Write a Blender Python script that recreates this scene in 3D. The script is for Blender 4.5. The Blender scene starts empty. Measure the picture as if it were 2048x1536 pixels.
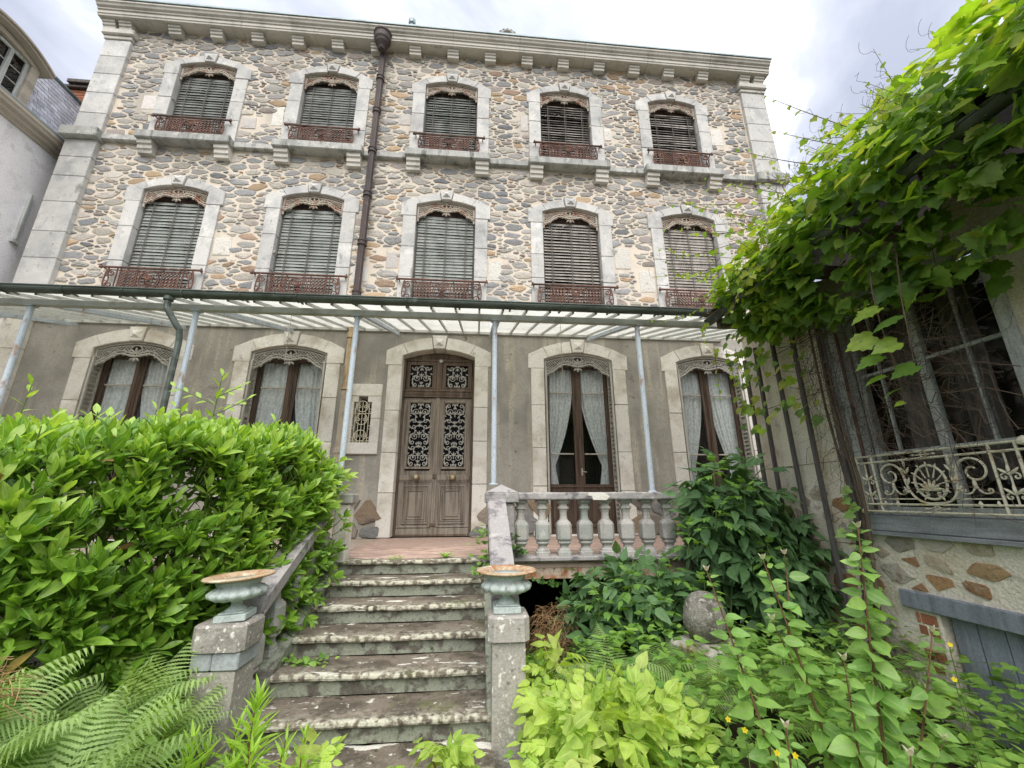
import bpy, math, random
import numpy as np
from mathutils import Matrix, Vector, noise as mnoise
rng = random.Random(7)
R = math.radians
S = bpy.context.scene
COL = S.collection

# ------------------------------------------------------------------ camera, sky, sun, exposure
cd = bpy.data.cameras.new('camera'); cam = bpy.data.objects.new('camera', cd); COL.objects.link(cam)
CAMP = Vector((0.705, -7.0, 0.593))
cd.sensor_width = 36.0; cd.lens = 811.2 / 2048 * 36.0; cd.clip_start = 0.05; cd.clip_end = 2000
_p, _y, _r = R(15.78), R(-4.98), R(-0.22)
_f = Vector((-math.sin(_y) * math.cos(_p), math.cos(_y) * math.cos(_p), math.sin(_p)))
_u = Vector((math.sin(_y) * math.sin(_p), -math.cos(_y) * math.sin(_p), math.cos(_p)))
_x = _f.cross(_u)
_X = _x * math.cos(_r) + _u * math.sin(_r); _U = _u * math.cos(_r) - _x * math.sin(_r)
cam.matrix_world = Matrix(((_X.x, _U.x, -_f.x, CAMP.x), (_X.y, _U.y, -_f.y, CAMP.y), (_X.z, _U.z, -_f.z, CAMP.z), (0, 0, 0, 1)))
S.camera = cam

w = bpy.data.worlds.new('World'); S.world = w; w.use_nodes = True
nt = w.node_tree; nt.nodes.clear()
def N(tree, t, **k):
    n = tree.nodes.new(t)
    for a, b in k.items(): setattr(n, a, b)
    return n
SUN_EL, SUN_AZ = R(52), R(182)
sky = N(nt, 'ShaderNodeTexSky', sky_type='NISHITA'); sky.sun_disc = False; sky.sun_elevation = SUN_EL; sky.sun_rotation = SUN_AZ
bgs = N(nt, 'ShaderNodeBackground'); bgs.inputs[1].default_value = 0.08
nt.links.new(sky.outputs[0], bgs.inputs[0])
tc = N(nt, 'ShaderNodeTexCoord'); mp = N(nt, 'ShaderNodeMapping'); mp.inputs['Scale'].default_value = (1.0, 1.0, 2.0); mp.inputs['Location'].default_value = (1.35, .3, .2)
nt.links.new(tc.outputs['Generated'], mp.inputs[0])
nz = N(nt, 'ShaderNodeTexNoise'); nz.inputs['Scale'].default_value = 2.1; nz.inputs['Detail'].default_value = 7; nz.inputs['Roughness'].default_value = .52; nz.inputs['Distortion'].default_value = .5
nt.links.new(mp.outputs[0], nz.inputs[0])
cr = N(nt, 'ShaderNodeValToRGB')
cr.color_ramp.elements[0].position = .36; cr.color_ramp.elements[0].color = (.255, .27, .325, 1)
cr.color_ramp.elements[1].position = .62; cr.color_ramp.elements[1].color = (.72, .73, .77, 1)
e = cr.color_ramp.elements.new(.48); e.color = (.36, .375, .425, 1)
nt.links.new(nz.outputs[0], cr.inputs[0])
bgc = N(nt, 'ShaderNodeBackground'); bgc.inputs[1].default_value = 1.0
sx = N(nt, 'ShaderNodeSeparateXYZ'); nt.links.new(tc.outputs['Generated'], sx.inputs[0])      # overcast sky: zenith three times the horizon
cg = N(nt, 'ShaderNodeMapRange'); cg.inputs[1].default_value = 0; cg.inputs[2].default_value = 1; cg.inputs[3].default_value = .40; cg.inputs[4].default_value = 1.25; nt.links.new(sx.outputs[2], cg.inputs[0])
nt.links.new(cr.outputs[0], bgc.inputs[0]); nt.links.new(cg.outputs[0], bgc.inputs[1])
mxw = N(nt, 'ShaderNodeMixShader'); mxw.inputs[0].default_value = .86
nt.links.new(bgs.outputs[0], mxw.inputs[1]); nt.links.new(bgc.outputs[0], mxw.inputs[2])
wo = N(nt, 'ShaderNodeOutputWorld'); nt.links.new(mxw.outputs[0], wo.inputs[0])

sd = bpy.data.lights.new('sun', 'SUN'); sd.energy = 1.5; sd.angle = R(60); sd.color = (1, .96, .9)
sun = bpy.data.objects.new('sun', sd); COL.objects.link(sun)
_sd = Vector((math.sin(SUN_AZ) * math.cos(SUN_EL), math.cos(SUN_AZ) * math.cos(SUN_EL), math.sin(SUN_EL)))
sun.matrix_world = _sd.to_track_quat('Z', 'Y').to_matrix().to_4x4()
S.view_settings.view_transform = 'Standard'; S.view_settings.look = 'None'; S.view_settings.gamma = 1
S.view_settings.exposure = 1.5
S.cycles.max_bounces = 7; S.cycles.transparent_max_bounces = 12; S.cycles.diffuse_bounces = 4; S.cycles.glossy_bounces = 3
S.cycles.use_denoising = True

# ------------------------------------------------------------------ materials
def mat(name, base, layers=(), rough=.85, bump=None, metal=0.0, spec=.3, attr=None, edge=None, objvar=0.0, grain=(70, .22)):
    """base colour, then noise-masked layers (colour, scale, lo, hi, stretch), all in world space."""
    m = bpy.data.materials.new(name); m.use_nodes = True; t = m.node_tree; t.nodes.clear(); L = t.links.new
    out = N(t, 'ShaderNodeOutputMaterial'); b = N(t, 'ShaderNodeBsdfPrincipled'); L(b.outputs[0], out.inputs[0])
    b.inputs['Roughness'].default_value = rough; b.inputs['Metallic'].default_value = metal; b.inputs['Specular IOR Level'].default_value = spec
    g = N(t, 'ShaderNodeNewGeometry')
    if attr:
        a = N(t, 'ShaderNodeAttribute', attribute_name=attr); cur = a.outputs['Color']
    else:
        c = N(t, 'ShaderNodeRGB'); c.outputs[0].default_value = (*base, 1); cur = c.outputs[0]
    for k, (col, sc, lo, hi, st) in enumerate(layers):
        mp = N(t, 'ShaderNodeMapping'); mp.inputs['Scale'].default_value = st; mp.inputs['Location'].default_value = (k * 3.7, k * 1.9, k * 5.1)
        L(g.outputs['Position'], mp.inputs[0])
        n = N(t, 'ShaderNodeTexNoise'); n.inputs['Scale'].default_value = sc; n.inputs['Detail'].default_value = 6; n.inputs['Roughness'].default_value = .6
        L(mp.outputs[0], n.inputs[0])
        r = N(t, 'ShaderNodeMapRange'); r.inputs[1].default_value = lo; r.inputs[2].default_value = hi; L(n.outputs[0], r.inputs[0])
        fac = r.outputs[0]
        mx = N(t, 'ShaderNodeMix', data_type='RGBA'); mx.clamp_factor = True
        L(fac, mx.inputs[0]); L(cur, mx.inputs[6]); mx.inputs[7].default_value = (*col, 1); cur = mx.outputs[2]
    if edge:   # colour on vertices that carry the 'edge' attribute (crusts that grow on worn nosings)
        col, sc, lo, hi = edge
        a = N(t, 'ShaderNodeAttribute', attribute_name='edge')
        n = N(t, 'ShaderNodeTexNoise'); n.inputs['Scale'].default_value = sc; n.inputs['Detail'].default_value = 5
        L(g.outputs['Position'], n.inputs[0])
        r = N(t, 'ShaderNodeMapRange'); r.inputs[1].default_value = lo; r.inputs[2].default_value = hi; L(n.outputs[0], r.inputs[0])
        mu = N(t, 'ShaderNodeMath', operation='MULTIPLY'); L(r.outputs[0], mu.inputs[0]); L(a.outputs['Fac'], mu.inputs[1])
        mx = N(t, 'ShaderNodeMix', data_type='RGBA'); L(mu.outputs[0], mx.inputs[0]); L(cur, mx.inputs[6]); mx.inputs[7].default_value = (*col, 1); cur = mx.outputs[2]
    gn = N(t, 'ShaderNodeTexNoise'); gn.inputs['Scale'].default_value = grain[0]; gn.inputs['Detail'].default_value = 4; gn.inputs['Roughness'].default_value = .7; L(g.outputs['Position'], gn.inputs[0])
    gr_ = N(t, 'ShaderNodeMapRange'); gr_.inputs[1].default_value = .3; gr_.inputs[2].default_value = .7; gr_.inputs[3].default_value = 1 - grain[1]; gr_.inputs[4].default_value = 1 + grain[1]; L(gn.outputs[0], gr_.inputs[0])
    gh = N(t, 'ShaderNodeHueSaturation'); L(gr_.outputs[0], gh.inputs['Value']); L(cur, gh.inputs['Color']); cur = gh.outputs[0]
    if objvar:
        oi = N(t, 'ShaderNodeObjectInfo'); r = N(t, 'ShaderNodeMapRange'); r.inputs[3].default_value = 1 - objvar; r.inputs[4].default_value = 1 + objvar
        L(oi.outputs['Random'], r.inputs[0]); hs = N(t, 'ShaderNodeHueSaturation'); L(r.outputs[0], hs.inputs['Value']); L(cur, hs.inputs['Color']); cur = hs.outputs[0]
    L(cur, b.inputs['Base Color'])
    if bump:
        sc, st, dist = bump
        n = N(t, 'ShaderNodeTexNoise'); n.inputs['Scale'].default_value = sc; n.inputs['Detail'].default_value = 5; n.inputs['Roughness'].default_value = .65
        L(g.outputs['Position'], n.inputs[0])
        bp = N(t, 'ShaderNodeBump'); bp.inputs['Strength'].default_value = st; bp.inputs['Distance'].default_value = dist
        L(n.outputs[0], bp.inputs['Height']); L(bp.outputs[0], b.inputs['Normal'])
    return m

def leafmat(name, cols, rough=.45, transl=.35, spec=.4, rib=None, tcol=None, bump=0):
    m = bpy.data.materials.new(name); m.use_nodes = True; t = m.node_tree; t.nodes.clear(); L = t.links.new
    out = N(t, 'ShaderNodeOutputMaterial'); b = N(t, 'ShaderNodeBsdfPrincipled')
    b.inputs['Roughness'].default_value = rough; b.inputs['Specular IOR Level'].default_value = spec
    a = N(t, 'ShaderNodeAttribute', attribute_name='var'); oi = N(t, 'ShaderNodeObjectInfo')
    ad = N(t, 'ShaderNodeMath', operation='ADD'); L(a.outputs['Fac'], ad.inputs[0]); L(oi.outputs['Random'], ad.inputs[1])
    fr = N(t, 'ShaderNodeMath', operation='FRACT'); L(ad.outputs[0], fr.inputs[0])
    r = N(t, 'ShaderNodeValToRGB'); L(fr.outputs[0], r.inputs[0])
    el = r.color_ramp.elements
    while len(el) < len(cols): el.new(.5)
    for i, c in enumerate(cols): el[i].position = i / (len(cols) - 1); el[i].color = (*c, 1)
    cur = r.outputs[0]
    g = N(t, 'ShaderNodeNewGeometry'); n = N(t, 'ShaderNodeTexNoise'); n.inputs['Scale'].default_value = 22; n.inputs['Detail'].default_value = 3; L(g.outputs['Position'], n.inputs[0])
    mr = N(t, 'ShaderNodeMapRange'); mr.inputs[1].default_value = .3; mr.inputs[2].default_value = .7; mr.inputs[3].default_value = .78; mr.inputs[4].default_value = 1.15; L(n.outputs[0], mr.inputs[0])
    hs = N(t, 'ShaderNodeHueSaturation'); L(cur, hs.inputs['Color']); L(mr.outputs[0], hs.inputs['Value']); cur = hs.outputs[0]
    if rib:
        am = N(t, 'ShaderNodeAttribute', attribute_name='mid'); mm = N(t, 'ShaderNodeMapRange'); mm.inputs[1].default_value = .05; mm.inputs[2].default_value = .16; mm.inputs[3].default_value = .8; mm.inputs[4].default_value = 0
        L(am.outputs['Fac'], mm.inputs[0]); mx = N(t, 'ShaderNodeMix', data_type='RGBA'); L(mm.outputs[0], mx.inputs[0]); L(cur, mx.inputs[6]); mx.inputs[7].default_value = (*rib, 1); cur = mx.outputs[2]
    L(cur, b.inputs['Base Color'])
    tr = N(t, 'ShaderNodeBsdfTranslucent')
    mt = N(t, 'ShaderNodeMix', data_type='RGBA'); mt.blend_type = 'MULTIPLY'; mt.inputs[0].default_value = 1; L(cur, mt.inputs[6]); mt.inputs[7].default_value = (*(tcol or (1.5, 1.5, .6)), 1); mt.clamp_result = False
    L(mt.outputs[2], tr.inputs[0])
    ms = N(t, 'ShaderNodeMixShader'); ms.inputs[0].default_value = transl; L(b.outputs[0], ms.inputs[1]); L(tr.outputs[0], ms.inputs[2]); L(ms.outputs[0], out.inputs[0])
    return m

def glassmat(name, tint, refl=.9, rough=.02, body=0.0, bodycol=(.6, .62, .6)):
    m = bpy.data.materials.new(name); m.use_nodes = True; t = m.node_tree; t.nodes.clear(); L = t.links.new
    out = N(t, 'ShaderNodeOutputMaterial'); tr = N(t, 'ShaderNodeBsdfTransparent'); tr.inputs[0].default_value = (*tint, 1)
    gl = N(t, 'ShaderNodeBsdfGlossy'); gl.inputs['Roughness'].default_value = rough; gl.inputs[0].default_value = (refl, refl, refl, 1)
    fr = N(t, 'ShaderNodeFresnel'); fr.inputs[0].default_value = 1.5; gb = N(t, 'ShaderNodeNewGeometry')   # front faces reflect; a thin pane's back face only lets light out
    bk = N(t, 'ShaderNodeMath', operation='SUBTRACT'); bk.inputs[0].default_value = 1; L(gb.outputs['Backfacing'], bk.inputs[1]); fm = N(t, 'ShaderNodeMath', operation='MULTIPLY'); L(fr.outputs[0], fm.inputs[0]); L(bk.outputs[0], fm.inputs[1])
    m1 = N(t, 'ShaderNodeMixShader'); L(fm.outputs[0], m1.inputs[0])
    if body:
        n = N(t, 'ShaderNodeTexNoise'); n.inputs['Scale'].default_value = 1.6; n.inputs['Detail'].default_value = 7; g = N(t, 'ShaderNodeNewGeometry'); L(g.outputs['Position'], n.inputs[0])
        mr = N(t, 'ShaderNodeMapRange'); mr.inputs[1].default_value = .3; mr.inputs[2].default_value = .75; mr.inputs[3].default_value = body * .65; mr.inputs[4].default_value = min(1, body * 1.3); L(n.outputs[0], mr.inputs[0])
        tl = N(t, 'ShaderNodeBsdfTranslucent'); tl.inputs[0].default_value = (*bodycol, 1); df = N(t, 'ShaderNodeBsdfDiffuse'); df.inputs[0].default_value = (*bodycol, 1)
        md = N(t, 'ShaderNodeMixShader'); md.inputs[0].default_value = .10; L(tl.outputs[0], md.inputs[1]); L(df.outputs[0], md.inputs[2])
        m2 = N(t, 'ShaderNodeMixShader'); L(mr.outputs[0], m2.inputs[0]); L(tr.outputs[0], m2.inputs[1]); L(md.outputs[0], m2.inputs[2]); L(m2.outputs[0], m1.inputs[1])
    else: L(tr.outputs[0], m1.inputs[1])
    L(gl.outputs[0], m1.inputs[2]); L(m1.outputs[0], out.inputs[0])
    return m

O1 = (1, 1, 1)
M = {}
M['mortar'] = mat('lime_mortar', (.66, .585, .485), [((.56, .495, .41), 1.3, .45, .7, O1), ((.68, .60, .48), 3.5, .52, .7, O1), ((.44, .40, .34), .9, .54, .70, (1.6, 1, .35))], .95, (60, .5, .01))
M['rubble'] = mat('rubble_stone', O1, [((.16, .14, .12), 9, .58, .78, O1), ((.42, .37, .29), 13, .62, .8, O1)], .9, (28, .7, .02), attr='Col')
M['lime'] = mat('grey_limestone', (.545, .535, .505), [((.40, .40, .39), 2.2, .47, .66, O1), ((.63, .61, .575), 5, .53, .68, O1), ((.19, .20, .185), 3.2, .60, .74, (1.2, 1, .5)), ((.25, .25, .23), 14, .62, .72, O1)], .9, (50, .35, .008), objvar=.1)
M['limestain'] = mat('stained_limestone', (.44, .435, .405), [((.30, .305, .285), 3, .44, .62, (1.6, 1, .4)), ((.15, .155, .14), 4.5, .55, .68, (2.2, 1, .45)), ((.55, .54, .50), 8, .56, .68, O1), ((.12, .13, .095), 13, .62, .72, O1)], .92, (50, .4, .008), objvar=.1)
M['limew'] = mat('cream_limestone', (.71, .68, .62), [((.46, .41, .33), 2.2, .48, .68, O1), ((.36, .33, .28), 7, .6, .75, O1), ((.62, .58, .51), 4, .56, .7, O1)], .9, (50, .3, .008), objvar=.08)
M['cornice'] = mat('cornice_stone', (.60, .57, .51), [((.36, .35, .31), 1.8, .5, .7, (1, 1, .6)), ((.26, .26, .23), 6, .62, .75, (.5, 1, 2)), ((.6, .57, .5), 5, .55, .7, O1)], .9, (40, .3, .008), objvar=.07)
M['stucco'] = mat('grey_roughcast', (.38, .36, .32), [((.28, .265, .24), 1.3, .46, .60, O1), ((.52, .47, .385), 2.2, .52, .66, (2.6, 1, .18)), ((.27, .255, .225), 1.6, .52, .70, (1.1, 1, .5)), ((.17, .155, .13), 5.5, .64, .72, O1), ((.33, .30, .24), 20, .5, .7, O1)], .95, (120, .9, .012))
M['foundation'] = mat('foundation_stone', O1, [((.13, .12, .11), 6, .55, .75, O1)], .9, (25, .8, .02), attr='Col')
M['rust'] = mat('rusty_iron', (.145, .075, .056), [((.075, .048, .04), 5, .45, .65, O1), ((.30, .15, .08), 8, .57, .72, O1), ((.36, .30, .24), 11, .64, .74, O1)], .85, (60, .3, .004))
M['pipe'] = mat('brown_cast_iron', (.075, .055, .05), [((.045, .036, .034), 3, .45, .65, (1, 1, .5)), ((.14, .085, .06), 9, .6, .75, O1)], .6, (60, .2, .003))
M['pipe_ochre'] = mat('ochre_painted_iron', (.46, .35, .2), [((.2, .09, .05), 4, .52, .68, (1, 1, .5)), ((.5, .42, .3), 9, .5, .7, O1)], .6, (60, .2, .003))
M['valance'] = mat('flaking_beige_iron', (.40, .345, .28), [((.26, .13, .08), 5, .5, .66, O1), ((.48, .44, .38), 12, .55, .7, O1)], .8, (60, .3, .004))
M['valance_grey'] = mat('grey_painted_iron', (.36, .345, .305), [((.27, .25, .22), 5, .5, .66, O1), ((.3, .19, .12), 12, .66, .76, O1)], .75, (60, .3, .004))
M['slat'] = mat('green_grey_slat', (.27, .285, .26), [((.18, .19, .17), 2.6, .45, .68, (2.5, 1, .8)), ((.42, .43, .40), 6, .58, .72, (3, 1, 6)), ((.2, .17, .13), 14, .62, .75, (1, 1, 5))], .7, (70, .3, .004), objvar=.12)
M['slat_dark'] = mat('dark_green_slat', (.20, .21, .19), [((.13, .135, .125), 2.6, .45, .68, (2.5, 1, .8)), ((.30, .31, .29), 6, .58, .72, (3, 1, 6))], .7, (70, .3, .004), objvar=.15)
M['slat_brown'] = mat('weathered_brown_slat', (.37, .34, .30), [((.25, .225, .20), 2.6, .45, .66, (3, 1, 1)), ((.48, .46, .42), 6, .58, .72, (3, 1, 6))], .75, (70, .3, .004), objvar=.14)
M['cord'] = mat('blind_tape', (.13, .12, .105), rough=.9)
M['dark'] = mat('dark_interior', (.012, .011, .01), rough=1)  # unlit rooms and recesses get their darkness from this near-black colour
M['wood'] = mat('weathered_oak', (.155, .112, .08), [((.085, .062, .046), 3, .42, .62, (6, 6, .5)), ((.29, .245, .195), 2.2, .56, .74, (5, 5, .45)), ((.07, .05, .04), 18, .55, .75, (4, 4, .3))], .75, (90, .35, .004))
M['wood_grey'] = mat('sun_bleached_oak', (.29, .25, .205), [((.17, .14, .11), 3, .45, .62, (6, 6, .5)), ((.36, .325, .28), 2.2, .55, .72, (5, 5, .45)), ((.10, .08, .065), 18, .6, .75, (4, 4, .3))], .8, (90, .4, .004))
M['wood_dark'] = mat('dark_window_oak', (.105, .07, .048), [((.055, .038, .03), 4, .45, .62, (6, 6, .5)), ((.2, .155, .115), 3, .6, .76, (6, 6, .4))], .65, (90, .3, .004))
M['bar'] = mat('glazing_bar', (.40, .37, .32), [((.2, .15, .11), 7, .56, .7, O1)], .7)
M['shutter'] = mat('folded_shutter', (.42, .405, .36), [((.3, .28, .24), 5, .5, .7, (3, 3, .5))], .75, (60, .2, .003))
M['curtain'] = leafmat('white_voile', [(.86, .87, .89), (.90, .90, .92)], .9, .35, .1, tcol=(1, 1, 1))
M['glass'] = glassmat('window_glass', (.95, .97, .96), .75)
M['doorglass'] = glassmat('dim_door_glass', (.6, .6, .6), .22, .1)  # weak reflection and grey tint keep the door panes dark
M['canopyglass'] = glassmat('dirty_canopy_glass', (.96, .97, .94), .8, .15, .62, (.95, .95, .91))
M['steel'] = mat('pale_blue_steel', (.47, .53, .58), [((.36, .41, .45), 4, .5, .7, (1, 1, .4)), ((.3, .18, .11), 9, .58, .68, (1, 1, .5))], .5, (40, .1, .002))
M['beam'] = mat('grey_steel_beam', (.45, .46, .43), [((.3, .29, .25), 5, .5, .7, O1)], .6, (40, .1, .002))
M['zinc'] = mat('dark_zinc', (.105, .125, .11), [((.06, .07, .06), 3, .45, .65, (1, 1, 3)), ((.2, .23, .21), 8, .6, .75, O1)], .5, (40, .1, .002), metal=.3)
M['roofzinc'] = mat('roof_zinc', (.30, .36, .37), [((.2, .25, .26), 4, .5, .7, O1)], .5, metal=.2)
M['grille'] = mat('pale_grille_iron', (.46, .445, .41), [((.28, .24, .2), 14, .58, .72, O1)], .6, (60, .2, .002))
M['brass'] = mat('tarnished_brass', (.30, .24, .15), [((.18, .14, .1), 20, .5, .7, O1)], .45, metal=.6)
M['tile'] = mat('pink_floor_tile', (.40, .285, .235), [((.36, .24, .19), 5, .5, .7, O1), ((.5, .42, .36), 9, .58, .72, O1)], .8, (60, .2, .003), objvar=.22)
M['grout'] = mat('tile_bed', (.36, .29, .24), [((.28, .22, .17), 8, .45, .65, O1)], .95)
M['step'] = mat('mossy_step_stone', (.185, .155, .12), [((.09, .075, .056), 4, .46, .60, O1), ((.27, .24, .19), 9, .56, .72, O1), ((.11, .115, .05), 3, .56, .68, O1), ((.055, .045, .035), 18, .57, .68, O1), ((.60, .585, .50), 11, .625, .665, (1, 1, 2)), ((.66, .64, .57), 9, .655, .68, (.6, 1.6, 2.4)), ((.66, .64, .57), 3.1, .635, .65, (.7, 2.0, 2.4))], .95, (45, .7, .012), edge=((.47, .46, .36), 24, .43, .58))
M['riser'] = mat('green_stained_riser', (.27, .29, .225), [((.12, .11, .09), 7, .49, .58, (1, 1, 1.3)), ((.29, .31, .245), 10, .58, .7, O1), ((.07, .06, .05), 16, .58, .7, O1)], .95, (45, .7, .01))
M['concrete'] = mat('lichened_stone', (.37, .345, .31), [((.25, .23, .205), 4, .48, .66, O1), ((.42, .40, .35), 9, .56, .7, O1), ((.68, .67, .62), 26, .59, .64, O1), ((.13, .125, .11), 14, .62, .72, O1)], .95, (50, .6, .01), objvar=.08)
M['baluster'] = mat('old_baluster_stone', (.40, .385, .355), [((.29, .32, .29), 5, .5, .68, (1, 1, .5)), ((.24, .225, .21), 9, .58, .72, (1.5, 1.5, .5)), ((.5, .48, .45), 7, .58, .72, O1)], .9, (60, .4, .006), objvar=.09)
M['rail'] = mat('mottled_coping', (.34, .32, .31), [((.17, .16, .165), 6, .52, .62, O1), ((.46, .44, .42), 10, .57, .7, O1), ((.56, .55, .52), 24, .64, .70, O1)], .92, (50, .5, .008))
M['bluegrey'] = mat('blue_grey_band', (.36, .385, .40), [((.25, .26, .27), 7, .5, .7, O1)], .9, (50, .4, .006))
M['urn'] = mat('pale_green_urn_paint', (.48, .545, .52), [((.36, .42, .40), 8, .5, .68, O1), ((.28, .16, .08), 9, .62, .74, O1), ((.2, .19, .16), 22, .63, .72, O1)], .6, (60, .3, .003))
M['urnrim'] = mat('rusty_urn_rim', (.44, .33, .21), [((.33, .15, .07), 9, .46, .62, O1), ((.58, .53, .40), 16, .54, .66, O1), ((.2, .11, .07), 22, .6, .72, O1)], .85, (70, .5, .004))
M['rustbeam'] = mat('rust_streaked_girder', (.44, .38, .30), [((.30, .125, .05), 8, .47, .62, (1, 1, .9)), ((.19, .075, .04), 16, .52, .68, (1.4, 1, .6)), ((.55, .50, .42), 5, .6, .74, O1)], .85, (60, .4, .004))
M['soil'] = mat('dark_soil', (.06, .045, .03), [((.05, .065, .025), 3, .45, .6, O1), ((.10, .08, .05), 14, .55, .7, O1)], 1, (20, .8, .03))
M['earthwall'] = mat('dark_undercroft_stone', (.07, .062, .055), [((.04, .035, .03), 3, .45, .65, O1)], 1, (14, .9, .05))  # darkness of the void under the terrace is put into this stone colour
M['whitewall'] = mat('white_render', (.88, .855, .855), [((.80, .77, .765), 1.2, .45, .7, O1), ((.66, .63, .61), 1.1, .54, .72, (1, 1.6, .3)), ((.66, .64, .64), 5, .55, .7, O1)], .95, (40, .4, .01))
M['neighcornice'] = mat('brown_sandstone_cornice', (.46, .41, .34), [((.33, .29, .24), 3, .5, .7, (1, .3, 2))], .9, (40, .3, .006))
M['slate'] = mat('blue_slate', (.60, .61, .69), [((.46, .465, .54), 6, .5, .68, O1), ((.64, .65, .72), 9, .55, .7, O1)], .5, (50, .3, .004), objvar=.25)
M['skyglass'] = glassmat('dormer_glass', (.25, .28, .32), 1.0)
M['brick'] = mat('red_brick', (.36, .15, .085), [((.30, .10, .05), 8, .5, .68, O1), ((.52, .32, .2), 14, .6, .74, O1)], .9, (50, .5, .006), objvar=.18)
M['wingplaster'] = mat('flaking_lime_plaster', (.78, .72, .60), [((.66, .58, .43), 2.2, .46, .64, O1), ((.76, .72, .64), 4, .55, .7, O1), ((.40, .34, .25), 7, .6, .74, (1.5, 1.5, .6)), ((.30, .27, .23), 2.6, .62, .74, O1)], .95, (30, .9, .02))
M['wingstone'] = mat('brown_rubble', O1, [((.20, .09, .04), 9, .54, .72, O1), ((.40, .30, .2), 12, .58, .74, O1)], .9, (30, .8, .015), attr='Col')
M['batten'] = mat('dark_weathered_batten', (.10, .09, .085), [((.17, .155, .145), 4, .5, .7, (5, 5, .5)), ((.06, .05, .045), 9, .55, .7, (5, 5, .5))], .85, (60, .3, .004))
M['greypaint'] = mat('grey_blue_planks', (.25, .275, .32), [((.18, .19, .215), 3, .45, .65, (6, 6, .4)), ((.33, .35, .39), 5, .58, .72, (6, 6, .5))], .8, (60, .35, .004), objvar=.06)
M['oldwhite'] = mat('old_white_joinery', (.50, .52, .49), [((.32, .32, .3), 4, .48, .66, (5, 5, .5)), ((.19, .165, .14), 9, .6, .72, (4, 4, .5))], .75, (60, .3, .003))
M['sillwood'] = mat('grey_sill_board', (.29, .31, .325), [((.19, .2, .205), 5, .45, .65, (4, .5, 4))], .8, (60, .3, .004))
M['creamiron'] = mat('cream_painted_iron', (.66, .615, .48), [((.47, .35, .18), 12, .56, .68, O1), ((.25, .12, .06), 22, .65, .74, O1)], .6, (60, .2, .002))
M['claytile'] = mat('clay_roof_tile', (.30, .17, .115), [((.2, .12, .09), 6, .5, .68, O1), ((.35, .3, .24), 9, .6, .75, O1)], .9, (40, .4, .006), objvar=.2)
M['pot'] = mat('clay_pot_glaze', (.36, .25, .18), [((.25, .17, .12), 7, .5, .7, O1)], .85)
M['egg'] = mat('rough_granite', (.27, .255, .215), [((.14, .13, .105), 9, .47, .58, O1), ((.20, .17, .05), 4, .57, .68, O1), ((.46, .44, .39), 22, .55, .64, O1)], .95, (34, 1, .03))
M['mossblock'] = mat('moss_topped_block', (.44, .42, .37), [((.2, .16, .04), 5, .5, .62, (1, 1, .3)), ((.3, .28, .24), 12, .55, .7, O1)], .95, (40, .7, .01))
M['stem'] = mat('green_stem', (.10, .14, .04), rough=.6)
M['stemred'] = mat('reddish_stem', (.16, .085, .045), rough=.6)
M['twig'] = mat('dry_brown_twig', (.13, .095, .07), [((.08, .055, .04), 9, .5, .7, O1)], .9)
M['straw'] = mat('dead_straw', (.36, .22, .11), [((.24, .14, .07), 15, .5, .7, O1)], .9)
M['laurel'] = leafmat('laurel_leaf', [(.07, .165, .018), (.13, .27, .028), (.21, .38, .04), (.27, .44, .06), (.10, .22, .022)], .32, .34, .45, rib=(.30, .46, .12))
M['deadleaf'] = leafmat('dead_leaf', [(.20, .11, .045), (.32, .20, .07), (.42, .36, .08), (.15, .09, .05)], .7, .2, .2)
M['laurelyoungtoplit'] = leafmat('young_toplit_laurel_leaf', [(.24, .41, .05), (.34, .52, .08), (.45, .61, .14), (.29, .46, .06)], .34, .42, .45, rib=(.48, .6, .2))  # paler young growth; highlights along the hedge top are put into this colour too
M['vine'] = leafmat('vine_leaf', [(.085, .175, .035), (.16, .29, .05), (.26, .42, .07), (.12, .23, .04), (.40, .54, .09)], .42, .5, .35, rib=(.15, .26, .06))
M['vineyoung'] = leafmat('young_vine_leaf', [(.30, .46, .04), (.24, .42, .04), (.36, .46, .06), (.38, .42, .09)], .45, .5, .3, rib=(.42, .5, .12))
M['elder'] = leafmat('elder_leaf', [(.075, .155, .06), (.10, .20, .08), (.14, .255, .10), (.085, .175, .065)], .5, .25, .3, rib=(.1, .18, .06))
M['eldertip'] = leafmat('young_elder_leaf', [(.15, .30, .06), (.2, .36, .07)], .5, .4, .3)
M['gold'] = leafmat('golden_leaf', [(.38, .53, .09), (.47, .60, .12), (.31, .48, .08), (.55, .62, .20)], .5, .42, .3, rib=(.5, .6, .2))
M['sallow'] = leafmat('sallow_leaf', [(.16, .32, .07), (.22, .40, .09), (.29, .47, .11), (.19, .36, .085)], .42, .38, .4, rib=(.3, .42, .16))
M['fern'] = leafmat('fern_frond', [(.24, .36, .12), (.31, .44, .16), (.38, .52, .21), (.29, .43, .11)], .6, .4, .2)
M['lance'] = leafmat('goldenrod_leaf', [(.34, .56, .06), (.42, .62, .09), (.28, .50, .06)], .5, .42, .3, rib=(.4, .55, .12))
M['cover'] = leafmat('undergrowth_leaf', [(.12, .25, .05), (.20, .37, .07), (.31, .49, .10), (.16, .32, .06)], .55, .35, .25)
M['ivy'] = leafmat('ivy_leaf', [(.04, .10, .02), (.07, .16, .03), (.10, .2, .05)], .45, .2, .4)
M['petal'] = leafmat('yellow_petal', [(.8, .62, .02), (.85, .68, .03)], .6, .4, .2, tcol=(1, 1, .6))
M['pinkbud'] = leafmat('pale_shoot', [(.62, .60, .42), (.66, .54, .46), (.55, .62, .34)], .5, .4, .3, tcol=(1, 1, .8))

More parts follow.
